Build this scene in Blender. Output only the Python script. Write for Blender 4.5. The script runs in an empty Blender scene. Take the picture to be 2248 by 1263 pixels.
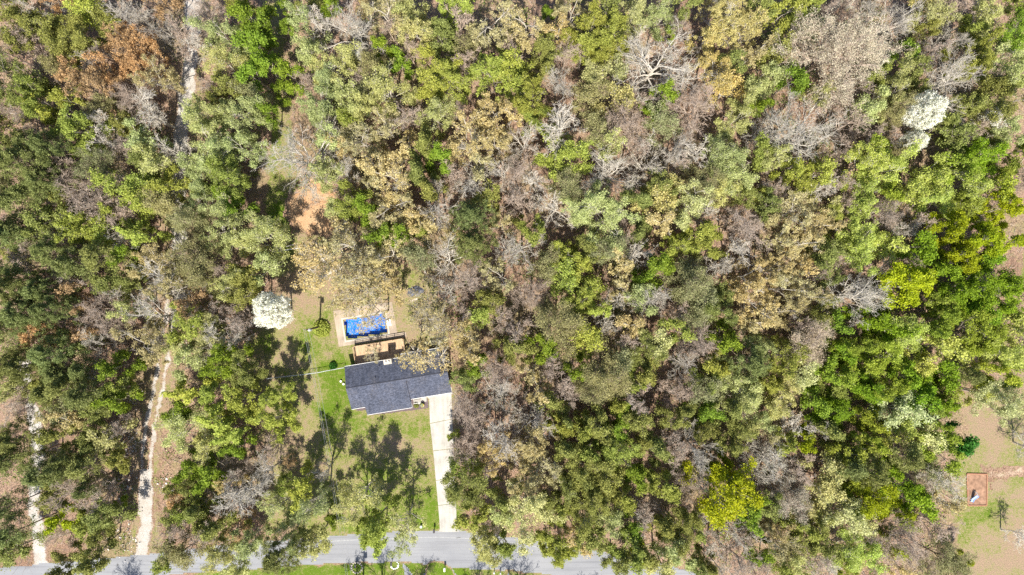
import bpy, math, random
import numpy as np
from mathutils import Vector, Matrix

H = 127.4                 # camera height above the ground, metres
K = 0.085                 # metres per photograph pixel on the ground
S = bpy.context.scene
COL = S.collection
R = math.radians

# ------------------------------------------------------------------ camera, sky, sun
cd = bpy.data.cameras.new('camera'); cam = bpy.data.objects.new('camera', cd); COL.objects.link(cam)
cam.location = (0, 0, H); cam.rotation_euler = (0, 0, 0)
cd.lens = 24; cd.sensor_width = 36; cd.clip_start = 1; cd.clip_end = 5000
S.camera = cam
SUN_EL = R(56)
SUN_DIR = Vector((-0.04, -1, 0)).normalized()      # horizontal direction towards the sun
w = bpy.data.worlds.new('World'); S.world = w; w.use_nodes = True
nt = w.node_tree; bg = nt.nodes['Background']
sky = nt.nodes.new('ShaderNodeTexSky'); sky.sky_type = 'NISHITA'; sky.sun_disc = False
sky.sun_elevation = SUN_EL; sky.sun_rotation = math.atan2(SUN_DIR.x, SUN_DIR.y)
sky.altitude = 200; sky.dust_density = 1.0
nt.links.new(sky.outputs[0], bg.inputs[0]); bg.inputs[1].default_value = 0.10
sl = bpy.data.lights.new('sun', 'SUN'); sl.energy = 5.0; sl.angle = R(0.5); sl.color = (1.0, 0.95, 0.84)
so = bpy.data.objects.new('sun', sl); COL.objects.link(so); so.location = (0, -60, 90)
dv = Vector((SUN_DIR.x * math.cos(SUN_EL), SUN_DIR.y * math.cos(SUN_EL), math.sin(SUN_EL)))
so.rotation_euler = dv.to_track_quat('Z', 'Y').to_euler()
vs = S.view_settings; vs.view_transform = 'Standard'; vs.look = 'None'; vs.exposure = 0.95; vs.gamma = 1
S.cycles.max_bounces = 6; S.cycles.diffuse_bounces = 3; S.cycles.transmission_bounces = 3
S.cycles.transparent_max_bounces = 4; S.cycles.use_denoising = False

# ------------------------------------------------------------------ small helpers
def W(X, Y, z=0.0):
    s = K * (1 - z / H); return ((X - 1124) * s, -(Y - 631.5) * s, z)

def tag(o, label=None, cat=None, group=None, kind=None):
    if label: o['label'] = label
    if cat: o['category'] = cat
    if group: o['group'] = group
    if kind: o['kind'] = kind
    return o

def mesh_np(name, V, F, smooth=False):
    """V (n,3), F (m,4) or (m,3) arrays -> mesh"""
    me = bpy.data.meshes.new(name)
    V = np.asarray(V, dtype=np.float32); F = np.asarray(F, dtype=np.int32)
    me.vertices.add(len(V)); me.vertices.foreach_set('co', V.ravel())
    m, k = F.shape
    me.loops.add(m * k); me.loops.foreach_set('vertex_index', F.ravel())
    me.polygons.add(m); me.polygons.foreach_set('loop_start', np.arange(0, m * k, k, dtype=np.int32))
    if smooth: me.polygons.foreach_set('use_smooth', np.ones(m, dtype=bool))
    me.update(calc_edges=True)
    return me

def link(name, me, mat=None, parent=None, loc=None, rz=None):
    o = bpy.data.objects.new(name, me); COL.objects.link(o)
    if mat is not None and me is not None and not me.materials:
        me.materials.append(mat)
    if parent is not None: o.parent = parent
    if loc is not None: o.location = loc
    if rz is not None: o.rotation_euler = (0, 0, rz)
    return o

class MB:
    """collects boxes, prisms and tubes into one mesh"""
    def __init__(s): s.v = []; s.f = []
    def add(s, vs_, fs_):
        b = len(s.v); s.v += [tuple(p) for p in vs_]; s.f += [tuple(i + b for i in f) for f in fs_]
        return s
    def box(s, x0, y0, z0, x1, y1, z1):
        return s.add([(x0,y0,z0),(x1,y0,z0),(x1,y1,z0),(x0,y1,z0),(x0,y0,z1),(x1,y0,z1),(x1,y1,z1),(x0,y1,z1)],
                     [(0,3,2,1),(4,5,6,7),(0,1,5,4),(1,2,6,5),(2,3,7,6),(3,0,4,7)])
    def prism(s, top, t):
        """top: list of 3-D points counter-clockwise from above, extruded down by t"""
        n = len(top); bot = [(p[0], p[1], p[2] - t) for p in top]
        return s.add(list(top) + bot, [tuple(range(n)), tuple(range(2*n-1, n-1, -1))] +
                     [(i, n + i, n + (i+1) % n, (i+1) % n) for i in range(n)])
    def extr(s, prof, x0, x1):
        """profile of (y,z) points extruded along x"""
        n = len(prof)
        return s.add([(x0, p[0], p[1]) for p in prof] + [(x1, p[0], p[1]) for p in prof],
                     [tuple(range(n-1, -1, -1)), tuple(range(n, 2*n))] + [(i, (i+1) % n, n + (i+1) % n, n + i) for i in range(n)])
    def tube(s, pts, rad, n=8):
        pts = [Vector(p) for p in pts]; m = len(pts)
        if not isinstance(rad, (list, tuple)): rad = [rad] * m
        vs_ = []
        for i, p in enumerate(pts):
            d = (pts[min(i+1, m-1)] - pts[max(i-1, 0)]).normalized()
            a = d.orthogonal().normalized(); b = d.cross(a)
            for k in range(n):
                t = 2 * math.pi * k / n; vs_.append(p + (a * math.cos(t) + b * math.sin(t)) * rad[i])
        fs_ = [(i*n + k, i*n + (k+1) % n, (i+1)*n + (k+1) % n, (i+1)*n + k) for i in range(m-1) for k in range(n)]
        fs_ += [tuple(range(n-1, -1, -1)), tuple(range((m-1)*n, m*n))]
        return s.add(vs_, fs_)
    def build(s, name, mat, parent=None, loc=None, rz=None, smooth=False, bevel=0):
        me = bpy.data.meshes.new(name); me.from_pydata(s.v, [], s.f)
        if smooth: me.polygons.foreach_set('use_smooth', [True] * len(me.polygons))
        me.update(); o = link(name, me, mat, parent, loc, rz)
        if bevel:
            b = o.modifiers.new('bevel', 'BEVEL'); b.width = bevel; b.segments = 2
        return o

def empty(name, loc, rz=0, sc=None):
    o = bpy.data.objects.new(name, None); COL.objects.link(o); o.location = loc; o.rotation_euler = (0, 0, rz)
    o.empty_display_size = 0.5
    if sc: o.scale = sc
    return o

# ------------------------------------------------------------------ materials
class N:
    def __init__(s, name, rough=0.8, spec=0.3):
        s.m = bpy.data.materials.new(name); s.m.use_nodes = True; s.t = s.m.node_tree
        s.b = s.t.nodes['Principled BSDF']; s.b.inputs['Roughness'].default_value = rough
        s.b.inputs['Specular IOR Level'].default_value = spec
    def n(s, typ, **kw):
        x = s.t.nodes.new('ShaderNode' + typ)
        for k, v in kw.items():
            if k.startswith('i_'):
                key = k[2:]; key = int(key) if key.isdigit() else key.replace('_', ' ')
                x.inputs[key].default_value = v
            else: setattr(x, k, v)
        return x
    def l(s, a, b): s.t.links.new(a, b)
    def coord(s, which='Object'):
        if which == 'World': return s.n('NewGeometry').outputs['Position']
        return s.n('TexCoord').outputs[which]
    def noise(s, scale, detail=4, rough=0.6, co=None, dist=0):
        x = s.n('TexNoise'); x.inputs['Scale'].default_value = scale; x.inputs['Detail'].default_value = detail
        x.inputs['Roughness'].default_value = rough; x.inputs['Distortion'].default_value = dist
        if co is not None: s.l(co, x.inputs['Vector'])
        return x.outputs['Fac']
    def ramp(s, fac, stops, interp='LINEAR'):
        r = s.n('ValToRGB'); r.color_ramp.interpolation = interp; e = r.color_ramp.elements
        while len(e) < len(stops): e.new(0.5)
        for el, (p, c) in zip(e, stops):
            el.position = p; el.color = (*c, 1) if not isinstance(c, float) else (c, c, c, 1)
        s.l(fac, r.inputs[0]); return r.outputs[0]
    def mix(s, f, a, b, mode='MIX'):
        x = s.n('Mix', data_type='RGBA', blend_type=mode)
        if hasattr(f, 'links'): s.l(f, x.inputs[0])
        else: x.inputs[0].default_value = f
        for i, c in ((6, a), (7, b)):
            if hasattr(c, 'links'): s.l(c, x.inputs[i])
            else: x.inputs[i].default_value = (*c, 1)
        return x.outputs[2]
    def math(s, op, a, b=0.0, clamp=False):
        x = s.n('Math', operation=op); x.use_clamp = clamp
        for i, c in ((0, a), (1, b)):
            if hasattr(c, 'links'): s.l(c, x.inputs[i])
            else: x.inputs[i].default_value = c
        return x.outputs[0]
    def bump(s, h, strength=0.5, dist=0.1):
        x = s.n('Bump'); x.inputs['Strength'].default_value = strength; x.inputs['Distance'].default_value = dist
        s.l(h, x.inputs['Height']); s.l(x.outputs[0], s.b.inputs['Normal'])
    def base(s, c):
        if hasattr(c, 'links'): s.l(c, s.b.inputs['Base Color'])
        else: s.b.inputs['Base Color'].default_value = (*c, 1)
        return s.m

def plain(name, c, rough=0.6, spec=0.4, var=0.25, scale=6.0, metal=0.0):
    m = N(name, rough, spec); co = m.coord('Object'); f = m.noise(scale, 5, 0.6, co)
    lo = tuple(x * (1 - var) for x in c); hi = tuple(min(1, x * (1 + var)) for x in c)
    m.b.inputs['Metallic'].default_value = metal
    m.bump(f, 0.15, 0.02)
    return m.base(m.ramp(f, [(0.3, lo), (0.7, hi)]))

def litter(m, co):
    """forest floor of fallen leaves: pinkish brown with fine speckle, shared by every ground sheet"""
    bits = m.noise(2.2, 6, 0.85, co)
    big = m.noise(0.07, 4, 0.6, co); mid = m.noise(0.9, 5, 0.7, co); fine = m.noise(4.5, 3, 0.7, co)
    c = m.ramp(big, [(0.35, (0.215, 0.14, 0.10)), (0.5, (0.28, 0.195, 0.145)), (0.68, (0.22, 0.185, 0.10))])
    c2 = m.ramp(fine, [(0.28, (0.28, 0.2, 0.15)), (0.45, (0.8, 0.78, 0.76)), (0.56, (1.05, 1.0, 0.98)), (0.72, (1.9, 1.8, 1.7))])
    c = m.mix(1.0, c, c2, 'MULTIPLY')
    g = m.ramp(mid, [(0.52, 0.0), (0.68, 0.75)])
    c = m.mix(g, c, (0.19, 0.19, 0.07))
    c = m.mix(1.0, c, m.ramp(bits, [(0.32, (0.45, 0.42, 0.4)), (0.5, (1, 1, 1)), (0.66, (1.35, 1.35, 1.35))]), 'MULTIPLY')
    return c, fine

def ground_mat(name, fn=None):
    m = N(name, 0.95, 0.1); co = m.coord('World'); c, fine = litter(m, co); h = fine
    if fn:
        at = m.n('Attribute'); at.attribute_name = 'edge'
        n1 = m.noise(1.1, 5, 0.7, co); n2 = m.noise(5.0, 2, 0.6, co)
        f = m.math('ADD', at.outputs['Fac'], m.math('MULTIPLY', m.math('SUBTRACT', m.math('ADD', n1, n2), 1.0), 1.3))
        f = m.math('MULTIPLY', m.math('SUBTRACT', f, 0.25), 3.0, True)
        c = m.mix(f, c, fn(m, co))
    m.bump(h, 0.8, 0.12)
    return m.base(c)

def grass_fn(m, co):
    at = m.n('Attribute'); at.attribute_name = 'green'
    a = m.noise(0.25, 5, 0.65, co); b = m.noise(1.6, 5, 0.75, co); c = m.noise(6.0, 3, 0.7, co)
    f = m.math('ADD', at.outputs['Fac'], m.math('MULTIPLY', m.math('SUBTRACT', m.math('ADD', m.math('ADD', a, b), c), 1.5), 2.3), True)
    col = m.ramp(f, [(0.0, (0.25, 0.18, 0.125)), (0.25, (0.225, 0.185, 0.11)), (0.5, (0.205, 0.195, 0.08)),
                     (0.74, (0.15, 0.165, 0.045)), (1.0, (0.085, 0.14, 0.012))])
    return m.mix(1.0, col, m.ramp(m.noise(9.0, 2, 0.7, co), [(0.3, (0.35, 0.4, 0.35)), (0.5, (1, 1, 1)), (0.7, (1.8, 1.6, 1.6))]), 'MULTIPLY')
def gravel_fn(m, co):
    a = m.noise(0.5, 5, 0.7, co); b = m.noise(7.0, 3, 0.7, co)
    c = m.ramp(a, [(0.35, (0.34, 0.30, 0.26)), (0.65, (0.43, 0.41, 0.39))])
    return m.mix(1.0, c, m.ramp(b, [(0.3, (0.55, 0.53, 0.5)), (0.5, (1, 1, 1)), (0.7, (1.25, 1.25, 1.25))]), 'MULTIPLY')
def clay_fn(m, co):
    a = m.noise(0.6, 5, 0.7, co); b = m.noise(5.0, 3, 0.7, co)
    c = m.ramp(a, [(0.35, (0.42, 0.24, 0.13)), (0.65, (0.44, 0.31, 0.19))])
    return m.mix(1.0, c, m.ramp(b, [(0.3, (0.6, 0.6, 0.6)), (0.6, (1.1, 1.1, 1.1))]), 'MULTIPLY')
def pale_fn(m, co):
    a = m.noise(0.9, 5, 0.7, co)
    return m.ramp(a, [(0.3, (0.32, 0.24, 0.17)), (0.7, (0.48, 0.39, 0.30))])

# ------------------------------------------------------------------ ground sheets
def vnoise(x, y, seed):
    """cheap value noise, period free, in [-1,1]"""
    rng = np.random.default_rng(seed); T = rng.uniform(-1, 1, (64, 64))
    xi = np.floor(x).astype(int); yi = np.floor(y).astype(int); fx = x - xi; fy = y - yi
    fx = fx*fx*(3-2*fx); fy = fy*fy*(3-2*fy)
    g = lambda a, b: T[a % 64, b % 64]
    return (g(xi, yi)*(1-fx) + g(xi+1, yi)*fx)*(1-fy) + (g(xi, yi+1)*(1-fx) + g(xi+1, yi+1)*fx)*fy
def rag(x, y, seed): return vnoise(x*.5, y*.5, seed)*.6 + vnoise(x*1.4, y*1.4, seed+1)*.4

def sd_poly(x, y, P):
    """signed distance, positive inside"""
    P = np.array(P, float); n = len(P); d = np.full(x.shape, 1e9); ins = np.zeros(x.shape, bool)
    for i in range(n):
        a, b = P[i], P[(i+1) % n]; e = b - a
        t = np.clip(((x-a[0])*e[0] + (y-a[1])*e[1]) / (e @ e), 0, 1)
        d = np.minimum(d, np.hypot(x - a[0] - t*e[0], y - a[1] - t*e[1]))
        c = (a[1] > y) != (b[1] > y)
        with np.errstate(all='ignore'):
            ins ^= c & (x < (b[0]-a[0])*(y-a[1])/(b[1]-a[1]+1e-12) + a[0])
    return np.where(ins, d, -d)
def sd_line(x, y, P, hw):
    """polyline with half widths"""
    P = np.array(P, float); d = np.full(x.shape, -1e9)
    for i in range(len(P)-1):
        a, b = P[i], P[i+1]; e = b - a
        t = np.clip(((x-a[0])*e[0] + (y-a[1])*e[1]) / (e @ e), 0, 1)
        d = np.maximum(d, hw - np.hypot(x - a[0] - t*e[0], y - a[1] - t*e[1]))
    return d
def wp(pts): return [W(*p)[:2] for p in pts]

def sheet(name, sdf, bbox, z, mat, cell=0.4, ragged=0.5, feather=1.2, greens=None, g0=0.5, holes=(), seed=1):
    """a sheet of small cells with a ragged outline; 'edge' blends it into the litter around it"""
    x0, y0 = W(bbox[0], bbox[3])[:2]; x1, y1 = W(bbox[2], bbox[1])[:2]
    nx = int((x1-x0)/cell)+1; ny = int((y1-y0)/cell)+1
    gx, gy = np.meshgrid(x0 + np.arange(nx+1)*cell, y0 + np.arange(ny+1)*cell, indexing='ij')
    d = sdf(gx, gy) + ragged * rag(gx, gy, seed)
    ctr = (d[:-1,:-1] + d[1:,:-1] + d[:-1,1:] + d[1:,1:]) / 4
    keep = ctr > 0
    cx = gx[:-1,:-1] + cell/2; cy = gy[:-1,:-1] + cell/2
    for hp, grow in holes: keep &= sd_poly(cx, cy, hp) < grow
    ii, jj = np.nonzero(keep)
    idx = lambda i, j: i*(ny+1) + j
    F = np.stack([idx(ii, jj), idx(ii+1, jj), idx(ii+1, jj+1), idx(ii, jj+1)], 1)
    used, inv = np.unique(F.ravel(), return_inverse=True)
    V = np.stack([gx.ravel()[used], gy.ravel()[used], np.full(len(used), z)], 1)
    me = mesh_np(name, V, inv.reshape(F.shape))
    a = me.attributes.new('edge', 'FLOAT', 'POINT')
    a.data.foreach_set('value', np.clip(d.ravel()[used] / feather, 0, 1).astype(np.float32))
    g = np.full(len(used), g0)
    for (X, Y, r, val) in (greens or []):
        c = W(X, Y); g = g + val*np.exp(-((V[:,0]-c[0])**2 + (V[:,1]-c[1])**2) / (r*K)**2)
    b = me.attributes.new('green', 'FLOAT', 'POINT'); b.data.foreach_set('value', np.clip(g, 0, 1).astype(np.float32))
    o = link(name, me, mat); o['kind'] = 'structure'
    return o

# house frame: u runs along the house, v from its north eave southwards
HA = R(9.3); HO = W(757, 805, 2.7)
def hw(u, v):
    return (HO[0] + u*math.cos(HA) + v*math.sin(HA), HO[1] + u*math.sin(HA) - v*math.cos(HA))
POOL = [hw(.35, -4.55), hw(8.3, -4.55), hw(8.3, -8.5), hw(.35, -8.5)]
PATIO_OUT = [hw(-1.2, -3.6), hw(9.95, -3.6), hw(9.95, -10.3), hw(-1.2, -10.4)]

# ground: one sheet to the horizon, open only where the pool basin is sunk into it
def build_ground():
    x0, x1 = hw(-.6, 0)[0] - .2 + 1.2, hw(9.3, -4.5)[0] - .5
    hx0, hx1 = min(p[0] for p in POOL) - .3, max(p[0] for p in POOL) + .3
    hy0, hy1 = min(p[1] for p in POOL) - .3, max(p[1] for p in POOL) + .3
    xs = [-1500, hx0, hx1, 1500]; ys = [-1500, hy0, hy1, 1500]
    V = [(x, y, 0) for x in xs for y in ys]; F = []
    for i in range(3):
        for j in range(3):
            if (i, j) == (1, 1): continue
            F.append((i*4+j, (i+1)*4+j, (i+1)*4+j+1, i*4+j+1))
    o = link('ground', mesh_np('ground', V, F), ground_mat('leaf_litter')); o['kind'] = 'structure'
build_ground()
PH = [(POOL, 0.25)]
M_GRASS = ground_mat('grass', grass_fn)
lawn_poly = wp([(590,520),(640,470),(700,455),(770,520),(880,560),(960,610),(990,700),(996,800),(1012,870),(1012,1000),(1030,1180),(690,1190),(560,1160),(600,1040),(560,960),(560,880),(520,800),(560,720),(600,640),(590,560)])
greens = [(735,815,45,.55),(700,740,45,.3),(730,880,60,.45),(610,560,40,.4),(690,930,60,.1),(960,1130,60,.45),(830,1120,110,.3),(840,930,90,.05),(800,900,50,.15),
          (870,980,40,-.18),(700,860,22,-.45),(660,870,18,-.4),(640,960,50,-.4),(640,620,60,-.35),(760,600,110,-.3),(930,720,60,-.25),(995,800,30,-.5),(990,900,20,-.3),(950,1000,14,-.3),(725,780,14,-.4),(733,745,12,-.35),
          (580,480,50,.4),(750,560,60,-.1),(930,930,50,.05)]
sheet('lawn', lambda x, y: sd_poly(x, y, lawn_poly), (500,440,1040,1200), 0.004, M_GRASS, .35, 1.2, 2.0, greens, .46, PH, 3)
strip = wp([(560,-40),(625,-40),(628,140),(650,300),(665,420),(640,520),(590,540),(575,470),(585,330),(600,180)])
sheet('grass_strip', lambda x, y: sd_poly(x, y, strip), (540,-40,700,560), 0.008, M_GRASS, .35, 1.0, 1.5,
      [(610,60,60,-.1),(580,300,60,.2),(560,420,90,.35),(600,520,50,.3),(630,380,40,-.25)], .55, (), 5)
clear_poly = wp([(2080,860),(2180,830),(2300,800),(2330,1300),(2110,1300),(2090,1180),(2070,1040),(2120,960)])
sheet('clearing', lambda x, y: sd_poly(x, y, clear_poly), (2040,790,2340,1310), 0.004, M_GRASS, .4, 1.0, 2.0,
      [(2170,880,60,-.3),(2170,960,40,-.25),(2210,1000,35,.12),(2210,1100,55,.12),(2130,1150,60,.35),(2230,1210,90,-.25),(2200,1260,70,-.3),(2185,1045,30,-.3)], .38, (), 7)
side_clear = wp([(2246,440),(2340,440),(2340,690),(2250,670),(2238,600),(2244,540)])
sheet('clearing_edge', lambda x, y: sd_poly(x, y, side_clear), (2200,420,2330,720), 0.004, M_GRASS, .4, .8, 1.5, [(2250,600,60,.3)], .47, (), 8)
sheet('clay_patch', lambda x, y: sd_poly(x, y, wp([(650,380),(695,372),(742,435),(755,505),(720,525),(645,512),(612,475),(640,425)])),
      (600,370,770,530), 0.014, ground_mat('orange_clay', clay_fn), .3, 1.2, 1.6, seed=9)
sheet('bare_soil', lambda x, y: sd_poly(x, y, wp([(2150,1018),(2178,1024),(2205,1036),(2250,1024),(2300,1020),(2300,1036),(2240,1043),(2195,1052),(2176,1062),(2168,1040),(2145,1026)])),
      (2120,1000,2300,1090), 0.014, ground_mat('pale_soil', pale_fn), .3, 1.6, 3.5, seed=10)
G = ground_mat('gravel', gravel_fn)
tr = wp([(425,-30),(420,100),(412,190),(395,300),(392,430),(395,520),(385,600),(372,700),(358,790),(342,880),(330,930),(322,1000),(318,1060),(322,1140),(310,1225)])
sheet('gravel_track', lambda x, y: np.where((y < W(0,620)[1]) & (y > W(0,1030)[1]),
      np.maximum(sd_line(x, y, [(p[0]-.8, p[1]) for p in tr], .6), sd_line(x, y, [(p[0]+.85, p[1]) for p in tr], .6)), sd_line(x, y, tr, 1.6)),
      (270,-30,480,1235), 0.01, G, .25, .55, .8, seed=11)
sheet('track_verge', lambda x, y: sd_line(x, y, tr, 3.6), (230,-30,520,1235), 0.005, M_GRASS, .4, 1.8, 2.2, [(300,1000,100,-.05),(400,200,120,-.2)], .2, (), 12)
tr2 = wp([(50,800),(62,870),(78,930),(85,1000),(72,1060),(75,1120),(82,1180),(92,1250)])
sheet('gravel_lane', lambda x, y: sd_line(x, y, tr2, 1.5), (20,790,140,1262), 0.01, G, .25, .7, 1.0, seed=13)
verge = wp([(-60,1246),(210,1226),(500,1196),(710,1179),(900,1166),(1010,1164),(1100,1176),(1250,1199),(1400,1228),(1600,1270),(1500,1330),(-60,1330)])
sheet('verge_lawn', lambda x, y: sd_poly(x, y, wp([(420,1256),(660,1238),(800,1233),(880,1228),(1000,1241),(1124,1250),(1260,1264),(1300,1400),(420,1400)])),
      (400,1220,1320,1400), 0.006, M_GRASS, .35, .6, 1.0, [(700,1260,200,.4),(870,1255,120,.4),(970,1255,60,.5)], .6, (), 14)

def flat(name, pts, z, mat, kind='structure', sub=None):
    b = MB(); b.prism([(p[0], p[1], z) for p in pts], z + 0.0 if z > .05 else .003)
    o = b.build(name, mat)
    if kind: o['kind'] = kind
    return o
def asphalt():
    m = N('asphalt', 0.9, 0.2); co = m.coord('World')
    a = m.noise(0.15, 4, 0.6, co); b = m.noise(12, 3, 0.7, co)
    mp = m.n('Mapping'); mp.inputs['Rotation'].default_value = (0, 0, 0.02); mp.inputs['Scale'].default_value = (0.03, 1.3, 1); m.l(co, mp.inputs[0])
    st = m.noise(1.6, 3, 0.6, mp.outputs[0])
    c = m.ramp(a, [(0.3, (0.21, 0.213, 0.23)), (0.7, (0.255, 0.257, 0.27))])
    c = m.mix(1.0, c, m.ramp(st, [(0.3, (0.78, 0.78, 0.79)), (0.5, (1, 1, 1))]), 'MULTIPLY')
    c = m.mix(1.0, c, m.ramp(b, [(0.3, (0.8, 0.8, 0.8)), (0.7, (1.15, 1.15, 1.15))]), 'MULTIPLY')
    m.bump(b, 0.3, 0.01); return m.base(c)
ASPH = asphalt()
road_poly = wp([(-400,1285),(-60,1252),(210,1228),(310,1218),(500,1197),(710,1179),(900,1166),(1010,1164),(1100,1176),(1250,1199),(1400,1228),(1600,1272),(1900,1340),(1900,1440),
                (1500,1330),(1260,1268),(1124,1253),(1000,1247),(880,1232),(670,1240),(430,1258),(300,1272),(0,1300),(-400,1345)])
sheet('road', lambda x, y: sd_poly(x, y, road_poly), (-300,1120,1800,1420), 0.012, ASPH, .3, .22, 1, seed=15)
sheet('side_street', lambda x, y: sd_poly(x, y, wp([(882,1230),(905,1262),(918,1300),(925,1400),(1040,1400),(1003,1263),(985,1242),(960,1232),(938,1240),(930,1262),(932,1400),(925,1400)])),
      (870,1225,1060,1400), 0.016, ASPH, .3, .15, 1, seed=16)
isl = wp([(936,1400),(932,1262),(937,1236),(950,1231),(972,1233),(992,1248),(1004,1270),(1015,1400)])
sheet('grass_island', lambda x, y: sd_poly(x, y, isl), (925,1226,1020,1400), 0.022, M_GRASS, .25, .2, .6, [(965,1262,60,.4)], .65, (), 17)

def concrete(name, c, stain=0.16):
    m = N(name, 0.85, 0.25); co = m.coord('World')
    a = m.noise(0.35, 5, 0.65, co); b = m.noise(9, 3, 0.7, co)
    k = m.ramp(a, [(0.3, tuple(x*(1-stain*1.6) for x in c)), (0.55, c), (0.75, tuple(min(.9, x*(1+stain)) for x in c))])
    mp = m.n('Mapping'); mp.inputs['Scale'].default_value = (1.6, .12, 1); m.l(co, mp.inputs[0]); tm_ = m.noise(1.0, 4, .6, mp.outputs[0])
    k = m.mix(1.0, k, m.ramp(tm_, [(.35, (.84,.83,.81)), (.55, (1,1,1))]), 'MULTIPLY')
    k = m.mix(1.0, k, m.ramp(b, [(0.3, (0.86, 0.85, 0.84)), (0.7, (1.08, 1.08, 1.08))]), 'MULTIPLY')
    m.bump(b, 0.2, 0.01); return m.base(k)
CONC = concrete('driveway_concrete', (0.43, 0.41, 0.38))
PATC = concrete('patio_concrete', (0.37, 0.30, 0.235), .2)

# driveway of jointed slabs
dw = empty('driveway', (0, 0, 0)); dw['kind'] = 'structure'
dl = [(942,872),(944,930),(951,990),(957,1055),(962,1110),(966,1162)]; dr = [(991,864),(993,920),(996,985),(999,1050),(1001,1105),(1003,1162)]
def lerp(a, b, t): return (a[0] + (b[0]-a[0])*t, a[1] + (b[1]-a[1])*t)
for i in range(5):
    A, B, C_, D = W(*dl[i]), W(*dr[i]), W(*dr[i+1]), W(*dl[i+1]); g = 0.009
    A, D2 = lerp(A, D, g), lerp(A, D, 1-g); B, C2 = lerp(B, C_, g), lerp(B, C_, 1-g)
    MB().prism([(*D2, .03), (*C2, .03), (*B, .03), (*A, .03)], .06).build('slab', CONC, dw)
MB().prism([(*W(962,1168)[:2], .02), (*W(1008,1168)[:2], .02), (*W(1003.4,1161.5)[:2], .03), (*W(965.6,1161.5)[:2], .03)], .03).build('apron', concrete('apron_concrete', (.42,.40,.37)), dw)
MB().prism([(*hw(10.9,9.1), .034), (*hw(13.3,9.1), .034), (*hw(13.6,7.4), .034), (*hw(10.9,7.4), .034)], .06).build('walk', CONC, dw)
MB().prism([(*hw(13.61,8.6), .031), (*hw(18.3,8.5), .031), (*hw(18.3,7.2), .031), (*hw(13.61,7.2), .031)], .06).build('threshold', CONC, dw)
# mulch bed along the front wall
def mulch_fn():
    m = N('mulch', 0.95, 0.1); co = m.coord('World'); b = m.noise(8, 3, 0.8, co)
    m.bump(b, 1, .05); return m.base(m.ramp(b, [(0.3, (.05,.035,.04)), (0.5, (.12,.09,.095)), (0.7, (.25,.2,.2))]))
MULCH = mulch_fn()
bed = [hw(.1,7.0), hw(.1,8.7), hw(2.3,8.9), hw(2.4,10.0), hw(13.5,10.35), hw(13.6,8.6), hw(10.0,8.2), hw(9.0,7.6)]
sheet('mulch_bed', lambda x, y: sd_poly(x, y, bed), (760,850,960,930), 0.018, MULCH, .12, .08, 1, seed=18)
# patio ring round the pool
pt = MB(); po, pi_ = PATIO_OUT, POOL
for i in range(4):
    a, b, c_, d = po[i], po[(i+1)%4], pi_[(i+1)%4], pi_[i]
    pt.prism([(*a,.04),(*b,.04),(*c_,.04),(*d,.04)], .06)
pt.prism([(*hw(9.96,-3.5),.05),(*hw(11.6,-3.5),.05),(*hw(11.6,-4.3),.05),(*hw(9.96,-4.4),.05)], .06)
pto = pt.build('patio', PATC); pto['kind'] = 'structure'
for i_, ln_ in enumerate((((560,1200),(640,1194),(710,1190),(800,1185),(900,1181)),((900,1181),(960,1180),(1030,1183),(1100,1189),(1200,1205)))):
    b = MB(); P_ = wp(ln_)
    for p_, q_ in zip(P_[:-1], P_[1:]): b.prism([(*p_, .0175), (*q_, .0175), (q_[0], q_[1]+.08, .0175), (p_[0], p_[1]+.08, .0175)], .002)
    o_ = b.build('road_line', plain('worn_line', (.34,.34,.34), .8, .2, .3, 3)); o_['kind'] = 'structure'
flat('road_patch', wp([(1002,1180),(1011,1179.5),(1011,1182),(1002,1182.5)]), .017, plain('tar', (.03,.03,.035)))

# ------------------------------------------------------------------ pool
def Lv(u, v, z): return (u, -v, z)                 # house frame -> object coordinates (y up = north)
def in_house(name): return empty(name, HO, HA)
HO = (HO[0], HO[1], 0.0)
pool = in_house('swimming_pool'); tag(pool, 'rectangular in-ground pool with bright blue liner and tan surround', 'swimming pool')
liner = N('pool_liner', 0.35, 0.4); co = liner.coord('World')
liner.base(liner.ramp(liner.noise(1.2, 4, .6, co), [(.35, (.012,.13,.62)), (.65, (.035,.28,.85))]))
b = MB(); x0, x1, y0, y1 = .35, 8.3, 4.55, 8.5
b.box(x0-.12, y0-.12, -1.5, x0, y1+.12, .0).box(x1, y0-.12, -1.5, x1+.12, y1+.12, .0).box(x0, y0-.12, -1.5, x1, y0, .0).box(x0, y1, -1.5, x1, y1+.12, .0).box(x0-.12, y0-.12, -1.62, x1+.12, y1+.12, -1.5)
b.build('basin', liner.m, pool)
wm = N('pool_water', 0.04, 0.5); co = wm.coord('World'); wm.bump(wm.noise(3.5, 3, .6, co), .25, .05)
wm.b.inputs['Transmission Weight'].default_value = .25; wm.b.inputs['IOR'].default_value = 1.33
MB().box(x0+.003, y0+.003, -1.2, x1-.003, y1-.003, -.95).build('water', wm.base(wm.ramp(wm.noise(.8, 5, .7, co), [(.35, (.01,.12,.62)), (.65, (.04,.30,.88))])), pool)
cp = MB(); e = .3
cp.box(x0-e, y0-e, .041, x1+e, y0, .075).box(x0-e, y1, .041, x1+e, y1+e, .075).box(x0-e, y0, .041, x0, y1, .075).box(x1, y0, .041, x1+e, y1, .075)
WHITE = plain('white_paint', (.78,.77,.75), .5, .4, .06)
COPE = concrete('coping', (.5,.46,.4))
cp.build('coping', COPE, pool)
sk = empty('pool_step', tuple(hw(8.75, -6.6)) + (.04,), HA); tag(sk, 'white moulded step unit on the patio at the right end of the blue pool', 'pool step')
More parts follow.
